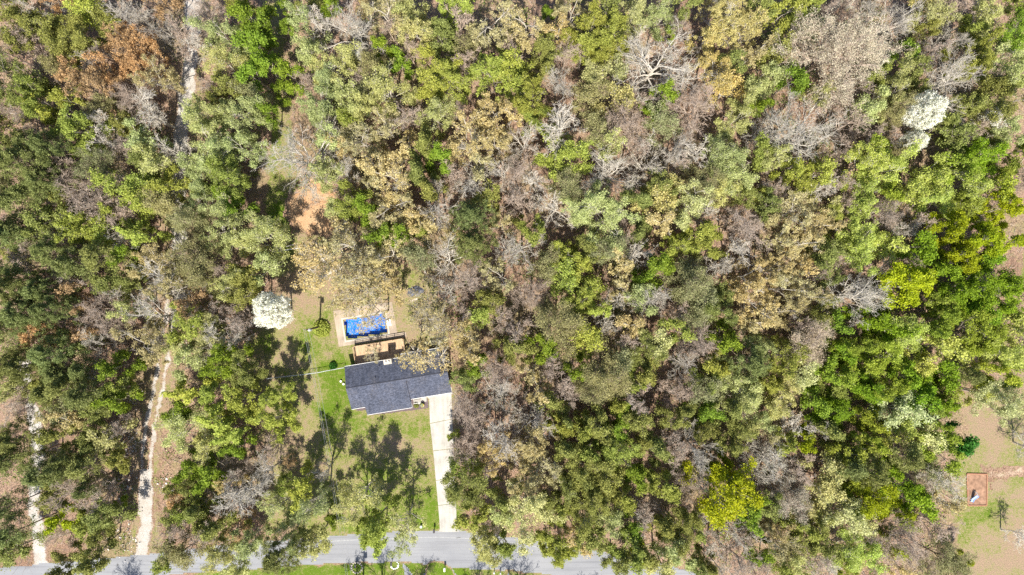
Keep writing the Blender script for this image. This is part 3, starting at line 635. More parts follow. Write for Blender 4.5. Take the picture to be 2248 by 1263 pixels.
CAT_TXT = """00: O 60 180 140;O 250 170 140;O 430 240 140;L 540 20 110;B 200 40 120;B 800 40 140;U 740 220 120;U 450 450 110;U 570 570 140;U 830 400 130;O 60 520 150;M 190 640 120;L 330 580 60;W 200 300 110;W 850 640 130;B 940 740 140;B 1030 150 120;T 990 500 120;L 470 830 160 =yellowleft;B 640 960 110;W 800 1000 100;P 130 1080 170;P 310 990 120;P 50 940 110;P 260 1190 120;W 450 1190 120;O 900 1050 80;S 1000 1060 110;B 1130 1010 120;L 950 1220 100;F 650 1110 120;W 1190 250 100;W 1330 70 120;S 1450 220 140;S 1480 430 120;G 1620 90 110;G 1640 480 100;S 1290 720 130;S 1530 740 150;S 1330 910 160;S 1560 960 140;S 1420 1080 130;M 1480 1190 130;M 1140 1210 100;U 250 60 60
10: G 190 40 50;G 195 160 45;G 30 160 90;G 50 400 95;G 205 480 85;G 160 590 65;S 315 130 105;S 330 300 100;B 610 150 200 =topbare;B 400 130 110;S 480 430 160;X 650 370 60;T 840 60 140;T 720 30 90;T 940 130 100;Y 1080 190 130;S 1010 50 100;L 1310 20 130 =toplime;W 1360 170 110;O 1240 130 90;T 1560 120 160;L 1560 450 180 =spotlime;M 1150 460 150;M 1290 570 130;S 1170 740 120;S 860 540 150;G 820 310 70;W 1000 320 80;S 400 640 150;S 590 620 110;S 430 770 100;L 600 760 70;W 990 710 110;G 890 730 50;T 670 900 130;T 850 820 120;T 970 950 110;T 740 1050 110;T 580 960 90;T 900 1160 160;G 1210 1030 90;O 1110 1080 110;O 1160 1190 100;T 1420 900 170 =bigtan;T 1550 740 150;T 1600 930 120;T 1470 1050 110;W 1310 700 70;S 510 890 100;B 280 1010 260 =palebare;B 560 1140 120;S 450 1120 110;B 1430 1160 150;W 1300 1180 90;B 1620 1160 120;T 750 1220 100;G 50 720 80
20: T 100 130 140;T 400 50 120;T 330 170 100;G 240 80 55;W 360 340 120;B 310 500 120;L 20 430 110;M 140 620 130;O 180 440 80;M 530 190 140;M 690 200 130;M 480 340 110;M 630 320 120;O 620 80 110;Y 570 480 100;Y 700 630 110;Y 700 440 80;F 490 610 100;Y 820 50 120;S 1000 70 120;B 960 390 250 =starbare;G 1050 200 60;G 1000 630 100;G 940 730 70;F 1010 830 110;W 1160 140 90;Z 1400 130 190 =gold;Z 1580 180 140;Z 1280 240 110;Z 1330 480 140;Z 1450 570 110;T 1600 360 100;S 1620 560 100;W 1200 700 170;S 1500 770 130;S 1430 980 130;S 1500 1120 130;B 350 800 170 =vase;W 740 790 150;L 380 1000 175 =lime;B 60 930 140;S 650 930 110;B 660 1130 190 =fan;B 900 1070 120;B 1070 990 120;W 1100 1090 90;W 30 1130 120;F 350 1180 130;F 1270 1180 120;Y 1030 1220 90;G 1640 690 70;B 1650 850 90;M 1640 1030 100;O 970 1200 100;W 850 640 80
30: M 80 80 110;L 170 90 80;M 300 50 110;X 510 15 60;R 480 310 290 =hazy;S 300 170 90;O 60 360 110;S 60 470 90;B 860 110 190;Y 1150 80 120;O 1070 220 70;B 1250 220 120;G 1620 210 120;S 1450 60 120;S 1620 340 150;M 1400 330 130;M 1330 470 90;B 1230 490 210 =spread;W 1060 330 110;X 800 400 60;X 730 310 35;S 830 600 150;S 680 700 110;F 870 730 120;X 1055 715 105 =dogwood;X 965 930 72 =dogwoodlow;W 780 880 100;W 640 890 90;B 230 850 280 =gnarly;S 360 610 80;L 190 1110 120;L 390 1120 100;S 60 1020 100;W 90 1190 110;S 640 1080 130;S 800 1110 150;M 740 1000 90;M 1240 1090 110;S 1350 1190 140;L 1560 1230 100;G 1420 1020 120;X 1500 760 80;O 1560 660 140;O 1180 850 100;O 1640 1000 110;S 1100 1150 100;W 1340 1040 60;O 1280 900 110;S 1590 850 100;W 480 1180 80
01: P 60 50 110;P 170 30 90;W 560 50 160 =greyhaze;L 460 230 130;L 590 270 120;L 720 250 80;L 890 260 100;L 910 100 90;F 1090 110 110;F 1190 190 120;S 1290 70 120;P 120 230 110;P 50 290 100;P 340 410 120 =pinepair;P 480 470 110;P 660 430 110;W 230 490 110;W 540 550 110;P 50 520 100;P 60 650 130;P 250 640 120;P 120 790 140;P 330 790 120;P 40 920 110;U 160 920 100 =orangeleft;U 330 950 80;U 460 730 80;W 640 780 130;B 600 1030 130 =whorl;P 320 1090 130;P 150 1130 130;P 400 1190 100;P 40 1190 110;P 540 1190 80;S 60 1060 60;G 750 1160 90;T 980 480 140;T 1090 590 130;B 1110 620 180;U 1290 720 100;S 840 770 90;B 950 830 170;T 880 1000 150;F 1230 480 150;S 1450 640 130;S 1440 260 160;S 1630 330 120;W 1540 840 110;M 1230 900 140;Y 1400 940 120;G 1480 1130 120;B 1380 1010 150;S 1240 1100 110;O 1560 1190 120;O 1560 560 110;G 800 430 80;G 1480 30 80;W 1330 830 90;M 900 200 70
11: X 97 785 118 =pear;S 50 310 130;S 60 480 110;M 590 60 120;G 700 110 100;S 530 90 80;T 900 80 150;T 1030 150 100;D 620 400 190 =yardoak;D 420 520 180;D 660 600 180;T 880 420 130;D 790 550 110;D 340 400 100;D 560 270 100;B 1200 80 160;T 1100 220 110;P 1420 190 130 =lonepine;P 1430 370 130;M 1070 280 70;B 1250 460 170;T 1620 220 90;B 1640 390 100;T 1620 560 120;W 1420 570 120;V 1150 850 190 =patiooak;V 790 800 130;V 1200 950 110;V 620 780 90;T 1400 970 120;T 1390 1090 110;D 1020 1075 110 =roofoak;V 1190 1110 100;T 900 660 90;M 1490 840 100;G 1450 1160 80;O 1620 1060 90;W 1570 1180 120;W 1340 820 90;V 760 1070 60
21: W 60 50 110;B 290 120 150;S 600 110 220 =sagelimbs;O 20 160 60;M 160 240 90;B 80 380 150;L 350 400 120;L 470 500 90;L 330 590 110 =longlime;L 430 720 120;L 540 640 90;L 550 770 80;W 140 670 130 =greypuff;F 310 900 155 =fuzzdome;G 220 1030 100;L 500 1000 110;O 50 1080 100;T 130 1180 100;W 300 1190 110;G 430 1180 80;T 740 490 100;F 690 380 110;T 740 620 100;G 960 500 110 =midgreen;G 860 560 70;S 850 690 110;W 790 260 100;O 890 270 90;Y 980 30 110;Y 1160 80 140;T 1020 190 110;L 1130 370 120 =acid;M 1270 300 110;M 1320 380 100;F 1190 570 160;F 1290 650 110;B 960 720 130;W 1090 730 100;B 590 860 100;T 820 880 110;W 740 950 90;M 1060 900 100;Y 970 970 100;O 900 1070 120;F 640 1190 150;F 750 1100 100;O 940 1200 90;W 1240 990 140 =lilacpuff;B 1160 1170 130;M 1380 1150 100;G 1410 980 100;O 1350 740 120;F 1240 820 100;T 1560 550 140;T 1600 720 150 =twinoak;T 1470 650 100;T 1560 880 100;B 1520 400 110;W 1540 220 150;O 1560 30 80;M 1640 30 70;P 1580 1120 130;S 1655 1010 70;M 1300 1200 90
31: O 20 100 90;T 200 130 140;T 340 220 140;T 230 340 130;T 80 340 90;Y 420 100 80;T 60 500 130;T 220 480 110;T 130 640 140;T 290 690 120;T 100 790 120;M 460 140 70;S 620 110 100;W 800 140 120;B 900 250 90;S 690 290 130;S 800 360 110;S 560 290 100;S 620 440 100;S 1180 50 130;M 850 20 80;A 1150 260 130;A 1280 380 130 =yellowmass;A 1420 270 140;A 1560 150 130;A 1560 330 110;G 1000 350 110;A 985 640 185 =mustard;G 1300 640 140;G 1480 600 140;G 1600 700 130;G 1420 780 110;B 640 680 210 =pinkfan;O 400 580 70;R 290 1000 140 =greypom;G 460 870 90;G 700 900 120;G 850 900 110;S 940 970 140;M 820 1080 120;M 580 1040 120;G 480 1050 90;G 400 1180 100;M 100 1100 130;M 640 1170 100;M 1160 880 120;Y 1160 1030 110;M 1350 930 140;M 1500 940 120;Y 1500 1070 140;S 1610 1060 100;M 1480 1190 90;G 1150 1190 110;P 1330 1200 80;G 930 1220 100
02: S 70 60 90;W 90 160 130;P 420 50 110;P 300 70 90;P 560 70 110;T 280 230 100;F 370 200 90;T 480 270 100;O 660 110 90;G 740 130 90;L 780 40 80;P 70 380 130 =leftpine;P 90 510 110;P 280 590 100;P 390 560 100;P 450 490 70;P 560 560 100;Y 700 370 100;O 650 450 80;O 730 540 80;W 470 710 140;W 610 730 100;P 560 700 70;O 330 780 100;P 40 820 90;G 765 825 52 =shrubjade;A 410 960 110;M 540 960 90;O 640 900 110;O 650 1000 80;P 70 1000 100;O 60 1120 110;O 420 1190 100;L 1380 80 120;L 1420 220 110;L 1560 130 140 =limelawn;G 1180 170 90;S 1220 320 140;S 1340 430 120;G 1240 560 90;L 1500 330 100;O 1130 710 70;U 1210 740 70 =rustbush;L 1270 880 80;O 1140 850 90;W 1120 960 110;B 1520 740 160;T 1470 690 90;U 1570 920 80;O 1470 1000 110;F 1180 1150 110;S 1400 1150 130;S 1620 1060 100;S 1550 1210 100;M 1050 1170 90
12: L 110 80 120;L 100 250 130;W 50 440 100;B 30 620 120;L 190 650 60;L 280 730 110 =limefront;K 130 850 120;S 210 960 120;K 325 850 125 =lawnsage;P 160 1130 140;S 370 1060 110;U 215 510 45;B 420 600 70;S 580 760 40;K 670 760 140;K 640 890 120;L 775 985 150 =lawnlime;K 970 930 110;L 790 1040 100;K 950 1060 90;W 1350 130 120;L 1310 340 45;W 1400 440 120;L 1340 530 75;L 1440 550 65;O 1390 690 130 =drivegreen;M 1450 860 110;O 1620 720 90;S 1640 880 100;W 1580 900 70;S 1490 1030 100;M 1620 1100 90;S 1540 1150 90;B 1600 110 150;B 1610 340 150;T 1550 470 130;G 500 900 60
22: T 170 60 100;W 330 50 100;W 430 120 80;F 570 40 120;M 690 120 80;O 250 180 100;B 110 270 160;T 150 400 140;T 60 460 120;T 210 570 140;T 90 650 130;G 330 400 40;M 450 300 90;M 510 430 100;O 560 260 110;M 740 470 120;O 860 270 110;O 520 590 130;O 420 690 130;O 560 730 130;O 640 620 110;O 480 840 120;M 720 790 100;G 800 600 90;M 900 650 80;G 520 960 55;C 110 860 170 =palelime;M 230 1030 100;L 330 1120 120;T 400 1000 110;O 560 1040 110;S 640 930 100;M 780 1080 110;A 850 1120 70;W 900 860 100;B 830 850 80;W 880 130 110 =silver;W 1040 90 100;W 1190 30 100;F 1330 40 110;O 1040 240 90;W 1070 330 90;W 1110 460 100;B 1240 430 150;W 1200 590 110;G 1290 200 90;O 1410 220 100;O 1290 310 80;O 1510 370 120;S 1520 130 120;S 1590 50 110;M 1000 720 110;O 950 500 110;G 1100 560 45;W 1110 810 70;A 1390 740 180 =electric;A 1430 580 110;O 1100 960 120;M 1180 930 80;O 990 1010 100;S 1080 1110 110;O 700 1200 100;O 1300 1170 70;B 1420 970 140;B 1640 480 120;B 1630 650 120;O 860 1200 100;S 1010 1210 110;S 1560 290 70
32: Y 110 80 120;S 60 190 90;T 30 340 80;B 220 290 110 =tangle;G 340 130 100;M 420 60 90;G 640 80 120;G 490 230 120;M 800 60 120;G 1000 60 130;O 1200 50 90;C 860 190 110;S 920 290 100;C 1010 370 100;M 1110 300 90;H 1290 390 95 =holly;A 290 410 90;B 110 550 160;W 290 610 110;O 530 470 110;P 700 590 130;P 560 560 100;P 900 470 110;Y 760 380 90;G 830 570 70;A 720 770 130;M 620 770 100;A 860 840 90;G 890 680 90;L 940 930 50;L 770 970 60;B 1225 705 170;F 1090 570 100;T 1200 830 110;Y 370 720 110;C 480 860 110;R 160 770 120;B 600 1010 60;S 500 1100 130;S 660 1160 110;T 90 1080 120;T 60 980 90;O 310 960 90;S 180 1190 90;W 930 1070 150;M 830 1120 90;F 1180 1180 130;A 1290 1190 60;T 850 1220 90;C 1560 100 130 =clearingtree;Y 1440 60 80;B 1610 1010 65 =clearingbare"""
LOOK = dict(D=('open-crowned tan oak', 'oak'), K=('thin airy sage-green tree', 'ash'), V=('sparse tan oak', 'oak'), T=('tan budding oak', 'oak'), U=('orange-brown budding oak', 'oak'), Z=('golden-yellow budding oak', 'oak'), Y=('creamy yellow-green budding tree', 'poplar'),
  L=('lime-green leafy tree', 'maple'), A=('bright yellow-green dense tree', 'maple'), M=('moss-green leafy tree', 'elm'), G=('vivid green leafy tree', 'tree'), S=('pale sage-green tree', 'ash'),
  C=('very pale lime-cream tree', 'ash'), O=('dull olive-green dense tree', 'tree'), F=('fine-textured brownish-olive tree', 'cedar'), W=('twiggy mauve-grey leafless tree', 'bare tree'),
  R=('hazy beige fine-twigged tree', 'bare tree'), B=('bare pale-limbed tree', 'bare tree'), X=('white-blossomed small tree', 'blossom tree'), H=('glossy dark green tree', 'holly'), P=('dark green clumpy pine', 'pine'))
GRP = dict(D='tan oaks in the wood', K='sage-green trees', V='tan oaks in the wood', T='tan oaks in the wood', U='russet oaks in the wood', Z='golden oaks in the wood', Y='yellow-green budding trees', L='lime-green trees', A='yellow-green maples', M='moss-green trees', G='vivid green trees',
  S='sage-green trees', C='pale cream trees', O='olive-green trees', F='brownish-olive trees', W='twiggy leafless trees', R='hazy beige trees', B='bare pale-limbed trees', X='white blossom trees', H=None, P='dark pines')
# trees that can be told apart at sight: key -> (own label, how others refer to it)
MARK = dict(
 yellowleft=('yellow-green tree whose right half shows bare white limbs, upper left', 'the yellow tree with white limbs'),
 topbare=('large bare white-limbed tree at the top edge right of the grass strip', 'the bare white tree beside the grass strip'),
 toplime=('bright lime tree cut by the top edge of the picture', 'the lime tree on the top edge'),
 spotlime=('big lime tree with spotted foliage right of the dull green oval tree', 'the spotted lime tree'),
 bigtan=('largest tan oak directly below the spotted lime tree', 'the big tan oak'),
 palebare=('big leafless tree with white limbs above the orange clay patch', 'the white-limbed tree over orange clay'),
 starbare=('large star-shaped bare tree with bright white limbs, upper centre right', 'the star-shaped white bare tree'),
 gold=('large golden oak with white forked limbs near the top edge', 'the golden oak with white limbs'),
 vase=('vase-shaped grey bare tree just above the bright lime tree', 'the vase-shaped bare tree'),
 lime=('bright yellow-lime tree standing alone among bare grey trees, upper centre', 'the lone bright lime tree'),
 fan=('fan-shaped bare tree with bright limbs below and right of the lone lime tree', 'the fan-shaped bare tree'),
 hazy=('huge hazy beige tree of fine twigs, upper right', 'the huge hazy beige tree'),
 spread=('wide bare tree with tilted limbs above the large white dogwood', 'the tilted bare tree'),
 dogwood=('larger of two white-blossomed dogwoods at the upper right', 'the large white dogwood'),
 dogwoodlow=('smaller, sparser white dogwood just below the large one', 'the sparse lower dogwood'),
 gnarly=('big gnarled bare tree with crooked white limbs, upper right', 'the gnarled white bare tree'),
 greyhaze=('hazy grey twiggy tree above the lime trees, far left', 'the hazy grey tree at left'),
 pinepair=('dark pine crown directly below the pair of lime trees at far left', 'the dark pine below the lime trees'),
 orangeleft=('orange-brown oak between dark pines at the far left', 'the orange oak among the pines'),
 whorl=('round whorled bare grey tree left of the gravel track', 'the whorled bare tree'),
 pear=('round pear tree covered in pure white blossom left of the pool', 'the round white pear tree'),
 yardoak=('wide tan oak spreading over the backyard above the pool', 'the wide yard oak'),
 lonepine=('large dark pine between bare trees, above right of the pool', 'the lone central pine'),
 patiooak=('thin tan oak with long dark limbs right of the blue pool', 'the thin oak right of the pool'),
 roofoak=('tan oak overhanging the back slope of the grey roof', 'the oak over the roof'),
 sagelimbs=('broad sage tree with many white limbs in the centre', 'the broad sage tree in the centre'),
 longlime=('lowest lime tree of the long lime clump in the centre', 'the long lime clump'),
 greypuff=('round lilac-grey bare tree left of the long lime clump', 'the lilac-grey bare tree'),
 fuzzdome=('smooth domed brownish-olive tree below the long lime clump', 'the olive domed tree'),
 midgreen=('bright green round tree between brown oaks, centre right', 'the round green tree'),
 acid=('intense acid-yellow tree, centre right', 'the acid-yellow tree'),
 lilacpuff=('lilac-grey leafless tree beside a small vivid green one, centre right', 'the lilac-grey tree'),
 twinoak=('large tan oak in the lower half of the tan cluster, centre right', 'the tan oak cluster'),
 yellowmass=('brightest yellow-green tree in the big mass near the right edge', 'the yellow-green mass'),
 mustard=('mustard-yellow domed tree right of the big pinkish bare tree', 'the mustard domed tree'),
 pinkfan=('big pinkish bare tree with fanned trunk limbs left of the mustard dome', 'the pinkish fanned tree'),
 greypom=('smooth grey pom-pom of fine twigs, right of centre', 'the grey pom-pom tree'),
 leftpine=('dark pine beside the narrow white lane, lower left', 'the pine beside the narrow lane'),
 shrubjade=('small jade-green shrub beside the gravel track, lower left', 'the jade shrub by the track'),
 limelawn=('broad lime tree on the lawn edge left of the house', 'the broad lime tree left of the house'),
 rustbush=('small rusty orange bush right of the gravel track', 'the rusty bush'),
 limefront=('lime tree at the left of the front lawn above the road', 'the lime tree left of the front lawn'),
 lawnlime=('yellow-lime tree at the bottom of the front lawn overhanging the road', 'the lime tree over the road'),
 lawnsage=('tall sage tree whose long dark shadow falls on the left of the front lawn', 'the tall sage tree by the front lawn'),
 drivegreen=('dense grey-green tree right of the driveway foot', 'the dense tree beside the driveway'),
 silver=('silvery round bare tree among olive crowns, lower centre right', 'the silvery bare tree'),
 palelime=('very pale cream-lime tree beside the road, right of the driveway', 'the pale cream tree by the road'),
 electric=('large electric yellow-green tree, lower right', 'the electric yellow-green tree'),
 tangle=('small tangled bare tree with bright white twigs, lower right', 'the small tangled bare tree'),
 holly=('glossy dark green holly at the edge of the right-hand clearing', 'the glossy holly'),
 clearingtree=('pale cream tree at the top of the right-hand clearing', 'the cream tree in the clearing'),
 clearingbare=('small dead bare tree alone in the clearing at the lower right', 'the small dead tree in the clearing'))
PLACES = [((873,860),'the grey roof'),((800,715),'the blue pool'),((410,160),'the upper gravel track'),((325,1000),'the lower gravel track'),((80,1050),'the narrow white lane'),((608,90),'the grass strip'),
          ((690,450),'the orange clay patch'),((975,1020),'the driveway'),((980,1200),'the road below the driveway'),((150,1240),'the left end of the road'),((1350,1240),'the right end of the road'),((2150,1075),'the fenced play plot'),
          ((20,20),'the top left corner'),((2230,20),'the top right corner'),((2230,1240),'the bottom right corner')]
trees = []
for line in CAT_TXT.strip().splitlines():
    t, body = line.split(': ')
    for e_ in body.split(';'):
        f = e_.split(); trees.append(dict(k=f[0], X=int(t[0])*562 + int(f[1])/3, Y=int(t[1])*421 + int(f[2])/3, r=int(f[3])/3, key=f[4][1:] if len(f) > 4 else None))
# lower trees that fill the gaps between the big crowns
_rf = np.random.default_rng(31); _tx = np.array([[q['X'], q['Y'], q['r']] for q in trees])
_polys = [(lawn_poly, -.5), (strip, -.5), (clear_poly, -1.), (side_clear, -.5), (road_poly, -2.5)]
OPEN = [(1985,190,2110,400),(570,-10,655,300),(385,100,440,225),(640,370,745,530),(530,650,705,850),(280,765,385,1263),(45,860,112,1263),(600,540,700,700),(2085,840,2260,1270),(2215,420,2260,640),(560,560,640,600)]
_cells = [(X, Y) for X in range(0, 2250, 19) for Y in range(0, 1264, 19)]; _rf.shuffle(_cells)
for X, Y in _cells:
    d_ = (np.hypot(_tx[:,0]-X, _tx[:,1]-Y) - _tx[:,2]*.86).min()
    if d_ < (13 if 880 < X < 1750 and Y < 820 else 8): continue
    x_, y_, _ = W(X, Y, 6.5); xa, ya = np.array([x_]), np.array([y_])
    if any(sd_poly(xa, ya, p_)[0] > m_ for p_, m_ in _polys) or sd_line(xa, ya, tr, 3.2)[0] > 0 or sd_line(xa, ya, tr2, 2.6)[0] > 0: continue
    if Y > 1225 and 380 < X < 1320: continue
    if any(a_ < X < c_ and b_ < Y < d2_ for a_, b_, c_, d2_ in OPEN): continue
    near = np.argsort(np.hypot(_tx[:,0]-X, _tx[:,1]-Y))[:5]; u_ = _rf.random()
    east = X > 1900 or (Y > 800 and X > 1150)
    k_ = trees[near[_rf.integers(0, 5)]]['k'] if u_ < .45 else ('W' if u_ < .72 else 'F' if u_ < .8 else 'B' if u_ < .86 else 'O') if not east else ('M' if u_ < .6 else 'G' if u_ < .75 else 'O' if u_ < .9 else 'W')
    if k_ in 'XHRVPZAKD': k_ = 'O'
    r_ = float(np.clip(d_ + 17, 22, 38)); trees.append(dict(k=k_, X=float(X), Y=float(Y), r=r_, key=None)); _tx = np.vstack([_tx, [X, Y, r_]])
import collections; print('trees', len(trees), collections.Counter(q['k'] for q in trees))
DIRS = ['right of', 'above and right of', 'above', 'above and left of', 'left of', 'below and left of', 'below', 'below and right of']
refs = [((t['X'], t['Y']), MARK[t['key']][1]) for t in trees if t['key']] + PLACES
buckets = {}
for t in trees:
    if t['key']: t['label'] = MARK[t['key']][0]; continue
    c = sorted((math.hypot(t['X']-p[0], t['Y']-p[1]), i) for i, (p, _) in enumerate(refs))[:3]
    best = None
    for d_, i in c:
        p = refs[i][0]; a = math.degrees(math.atan2(-(t['Y']-p[1]), t['X']-p[0])) % 360; s_ = int(((a+22.5) % 360)//45)
        n_ = len(buckets.get((t['k'], i, s_), []))
        if best is None or n_ < best[0]: best = (n_, (t['k'], i, s_), d_)
        if n_ == 0: break
    buckets.setdefault(best[1], []).append((best[2], id(t), t))
ORD = ['nearest', 'second', 'third', 'fourth', 'fifth', 'sixth']
for (k_, i, s_), L_ in buckets.items():
    L_.sort(key=lambda q: q[0])
    for n_, (d_, _, t) in enumerate(L_):
        size = 'small' if t['r'] < 28 else 'large' if t['r'] > 48 else ''
        look = LOOK[k_][0]
        head = look if len(L_) == 1 else ('nearer ' if n_ == 0 and len(L_) == 2 else 'farther ' if len(L_) == 2 else ORD[n_] + ' ') + look
        t['label'] = (size + ' ' + head if size and len(L_) == 1 else head) + ' ' + DIRS[s_] + ' ' + refs[i][1]
for t in trees:
    for a_, b_ in ((' leafless tree', ' tree'), (' dense tree', ' tree'), (' leafy tree', ' tree'), ('large ', ''), ('small ', ''), ('fine-textured ', ''), ('gravel ', '')):
        if len(t['label'].split()) > 16 and not t['key']: t['label'] = t['label'].replace(a_, b_, 1)
_seen = collections.Counter(t['label'] for t in trees); print('dups', [k for k, v in _seen.items() if v > 1])
rt = random.Random(11)
def place_tree(kind, X, Y, rpx, label, base=None, Ht=None, var=None, key=None):
    r = rpx*K*.965
    Hh = Ht or (min(20, 7.6 + 1.95*r + rt.uniform(-1, 1)) if r > 1.9 else 3.2 + 2*r)
    if kind == 'P' and not Ht: Hh = min(21, Hh + 2.5)
    if base: x, y = base
    else: x, y, _ = W(X, Y, Hh*.76)
    size = 1 if key in BLOSSOM else 0 if r < 3.15 else 1 if r < 5.1 else 2; R0, H0 = SIZES[size]
    root = empty(KNAME[kind], (x, y, 0), rt.uniform(0, 6.28), (r/R0,)*2 + (Hh/H0,))
    tag(root, label, LOOK[kind][1], GRP[kind])
    tm = TEMPL[('pear', 1)] if key in BLOSSOM else template(kind, size); wmesh, lmesh = tm[rt.randrange(len(tm)) if var is None else var]
    v_ = rt.uniform(.84, 1.12); hsh = rt.uniform(-.08, .08)
    if key in BLOSSOM: v_, hsh = 1.06, .02
    east = kind in 'MGSYLO' and X > 1840 and Y > 330; gy, gb = (1.10, .62) if east else (1.0, 1.0)
    tr_ = link('trunk', wmesh, None, root); tr_.color = (v_*1.02, v_, v_*.98, 1)
    if lmesh:
        cr = link('crown', lmesh, None, root); cr.color = (v_*(1+hsh), v_*gy, v_*(1-hsh)*gb, 1)
    return root
BLOSSOM = ('pear', 'dogwood', 'dogwoodlow')
def round_blossom():
    rg = np.random.default_rng(3); V, F, _, _ = make_template('X', 9, 1); n = 26000
    d = nrm(rg.normal(0,1,(620,3)) + [0,0,.1]); C = d*(rg.uniform(.4,1,(620,1))**.45*(1+.07*np.sin(d[:,:1]*5+1)+.06*np.cos(d[:,1:2]*7)))*[4.1,4.1,4.5] + [0,0,10.6]
    C = np.repeat(C, 34, 0) + rg.normal(0,.20,(620*34,3)); LV, LF = leaves(rg, C, .23)
    a, b_ = mesh_np('trunk', V, F, True), mesh_np('crown', LV, LF); a.materials.append(BARK['grey']); b_.materials.append(LEAFM['X']); TEMPL[('pear', 1)] = [(a, b_)]
round_blossom()
for t in trees: place_tree(t['k'], t['X'], t['Y'], t['r'], t['label'], key=t['key'], Ht={'lawnlime': 19.5, 'lawnsage': 20.0, 'dogwood': 17.5, 'dogwoodlow': 13.0}.get(t['key'])) if t['key'] != 'clearingbare' else place_tree('B', 0, 0, 27, t['label'], base=W(2197, 1163)[:2], Ht=6.5)
place_tree('B', 0, 0, 46, 'bare tree at the right edge casting a branchy dark shadow across the clearing', base=W(2224, 970)[:2], Ht=10.5)
# bare trees on the verge below the road: only their tops and their shadows reach the picture
for (X, Y, Hh, r, lab) in ((778,1292,7.5,2.6,'small bare tree on the verge below the stone-ringed mailbox'), (830,1312,11,4.2,'bare tree on the verge casting branch shadows between the two ringed mailboxes'), (912,1318,10.5,3.6,'bare tree on the verge whose shadow falls on the side street'),
                      (1052,1310,10.5,3.8,'bare tree on the verge right of the grass island'), (1140,1306,11.5,4.3,'bare tree on the verge whose dark trunk shadow crosses the road'), (290,1322,11,3.8,'bare tree below the left end of the road, its shadow on the asphalt'), (1290,1345,11,4,'bare tree on the verge below the right end of the road')):
    place_tree('B', 0, 0, r/K, lab, base=W(X, Y)[:2], Ht=Hh)

# undergrowth: brushwood, saplings and low leaves, nobody could count them
def forest_mask(x, y):
    X = x/K + 1124; Y = -y/K + 631.5
    bad = (sd_poly(x, y, lawn_poly) > .5) | (sd_poly(x, y, strip) > 0) | (sd_poly(x, y, clear_poly) > 0) | (sd_poly(x, y, road_poly) > -1) | (sd_line(x, y, tr, 2.0) > 0) | (sd_line(x, y, tr2, 1.6) > 0) | (sd_poly(x, y, side_clear) > 0)
    bad |= (Y > 1225) & (X > 380) & (X < 1300)
    return ~bad
rg = np.random.default_rng(5)
n = 16000; C = np.stack([rg.uniform(-102, 102, n), rg.uniform(-58, 58, n), np.zeros(n)], 1); C = C[forest_mask(C[:,0], C[:,1])]
D = nrm(rg.normal(0, .45, C.shape) + [0,0,.8]); Ln = rg.uniform(.8, 3.2, len(C))
P1, Q1 = grow(rg, C, D, Ln, np.full(len(C), .03), 4, .15, .05, .4)
a, b_, c, r = spawn(rg, P1, Q1, 3, .3, (25,60), .5, Ln, .7); P2, Q2 = grow(rg, a, b_, c, np.maximum(r,.015), 3, .15, .05, .5)
# fallen sticks
n = 7000; C2 = np.stack([rg.uniform(-102, 102, n), rg.uniform(-58, 58, n), rg.uniform(.03, .12, n)], 1); C2 = C2[forest_mask(C2[:,0], C2[:,1])]
D2 = nrm(rg.normal(0, 1, C2.shape)*[1,1,.04]); P3, Q3 = grow(rg, C2, D2, rg.uniform(.6, 3.5, len(C2)), rg.uniform(.02,.07,len(C2)), 3, .08, 0, .5)
V, F = cat_vf([tubes(P1, Q1, 3), tubes(P2, Q2, 3), tubes(P3, Q3, 4)])
tag(link('brushwood', mesh_np('brushwood', V, F, True), BARK['twig']), 'grey-brown saplings, twigs and fallen sticks on the forest floor', 'brushwood', kind='stuff')
n = 1500; C = np.stack([rg.uniform(-102, 102, n), rg.uniform(-58, 58, n), rg.uniform(.3, 1.1, n)], 1); C = C[forest_mask(C[:,0], C[:,1])]
dens = vnoise(C[:,0]*.06+9, C[:,1]*.06+3, 21) + .35*rg.uniform(-1, 1, len(C)); C = C[dens > -.1]
pk = np.repeat(C, 90, 0); pk = pk + rg.normal(0, 1, pk.shape)*[.75,.75,.35]; pk[:,2] = np.abs(pk[:,2])+.03
V, F = leaves(rg, pk, .26)
tag(link('undergrowth', mesh_np('undergrowth', V, F), leaf_mat('undergrowth', ((.24,.34,.05),(.15,.22,.05),(.20,.19,.08)))), 'low green leafy undergrowth scattered over the forest floor', 'undergrowth', kind='stuff')

# ------------------------------------------------------------------ yard and street things
V, F = leafball(.38, 260, .13, 3); lf = link('foliage', mesh_np('foliage', V+[0,0,.5], F), LEAFM['G'], tub)
V, F = leafball(.42, 60, .16, 4); link('bloom', mesh_np('bloom', V+[0,0,.55], F), LEAFM['X'], tub)
V, F = leafball(.42, 40, .16, 6); link('bloom', mesh_np('bloom', V+[.1,-.1,.55], F), plain('yellow_petal', (.8,.6,.02)), tub)
rgl = np.random.default_rng(55); cc = np.stack([rgl.uniform(.6, 8.1, 26), rgl.uniform(4.8, 8.3, 26), np.full(26, -.935)], 1)
C = np.repeat(cc, 34, 0) + rgl.normal(0, 1, (26*34, 3))*[.55,.4,.004]; C = C[(C[:,0] > .5) & (C[:,0] < 8.15) & (C[:,1] > 4.7) & (C[:,1] < 8.35)]
V, F = leaves(rgl, C, .13, up=8); fl = link('floating_leaves', mesh_np('floating_leaves', V, F), LEAFM['D'], pool); fl['kind'] = 'stuff'
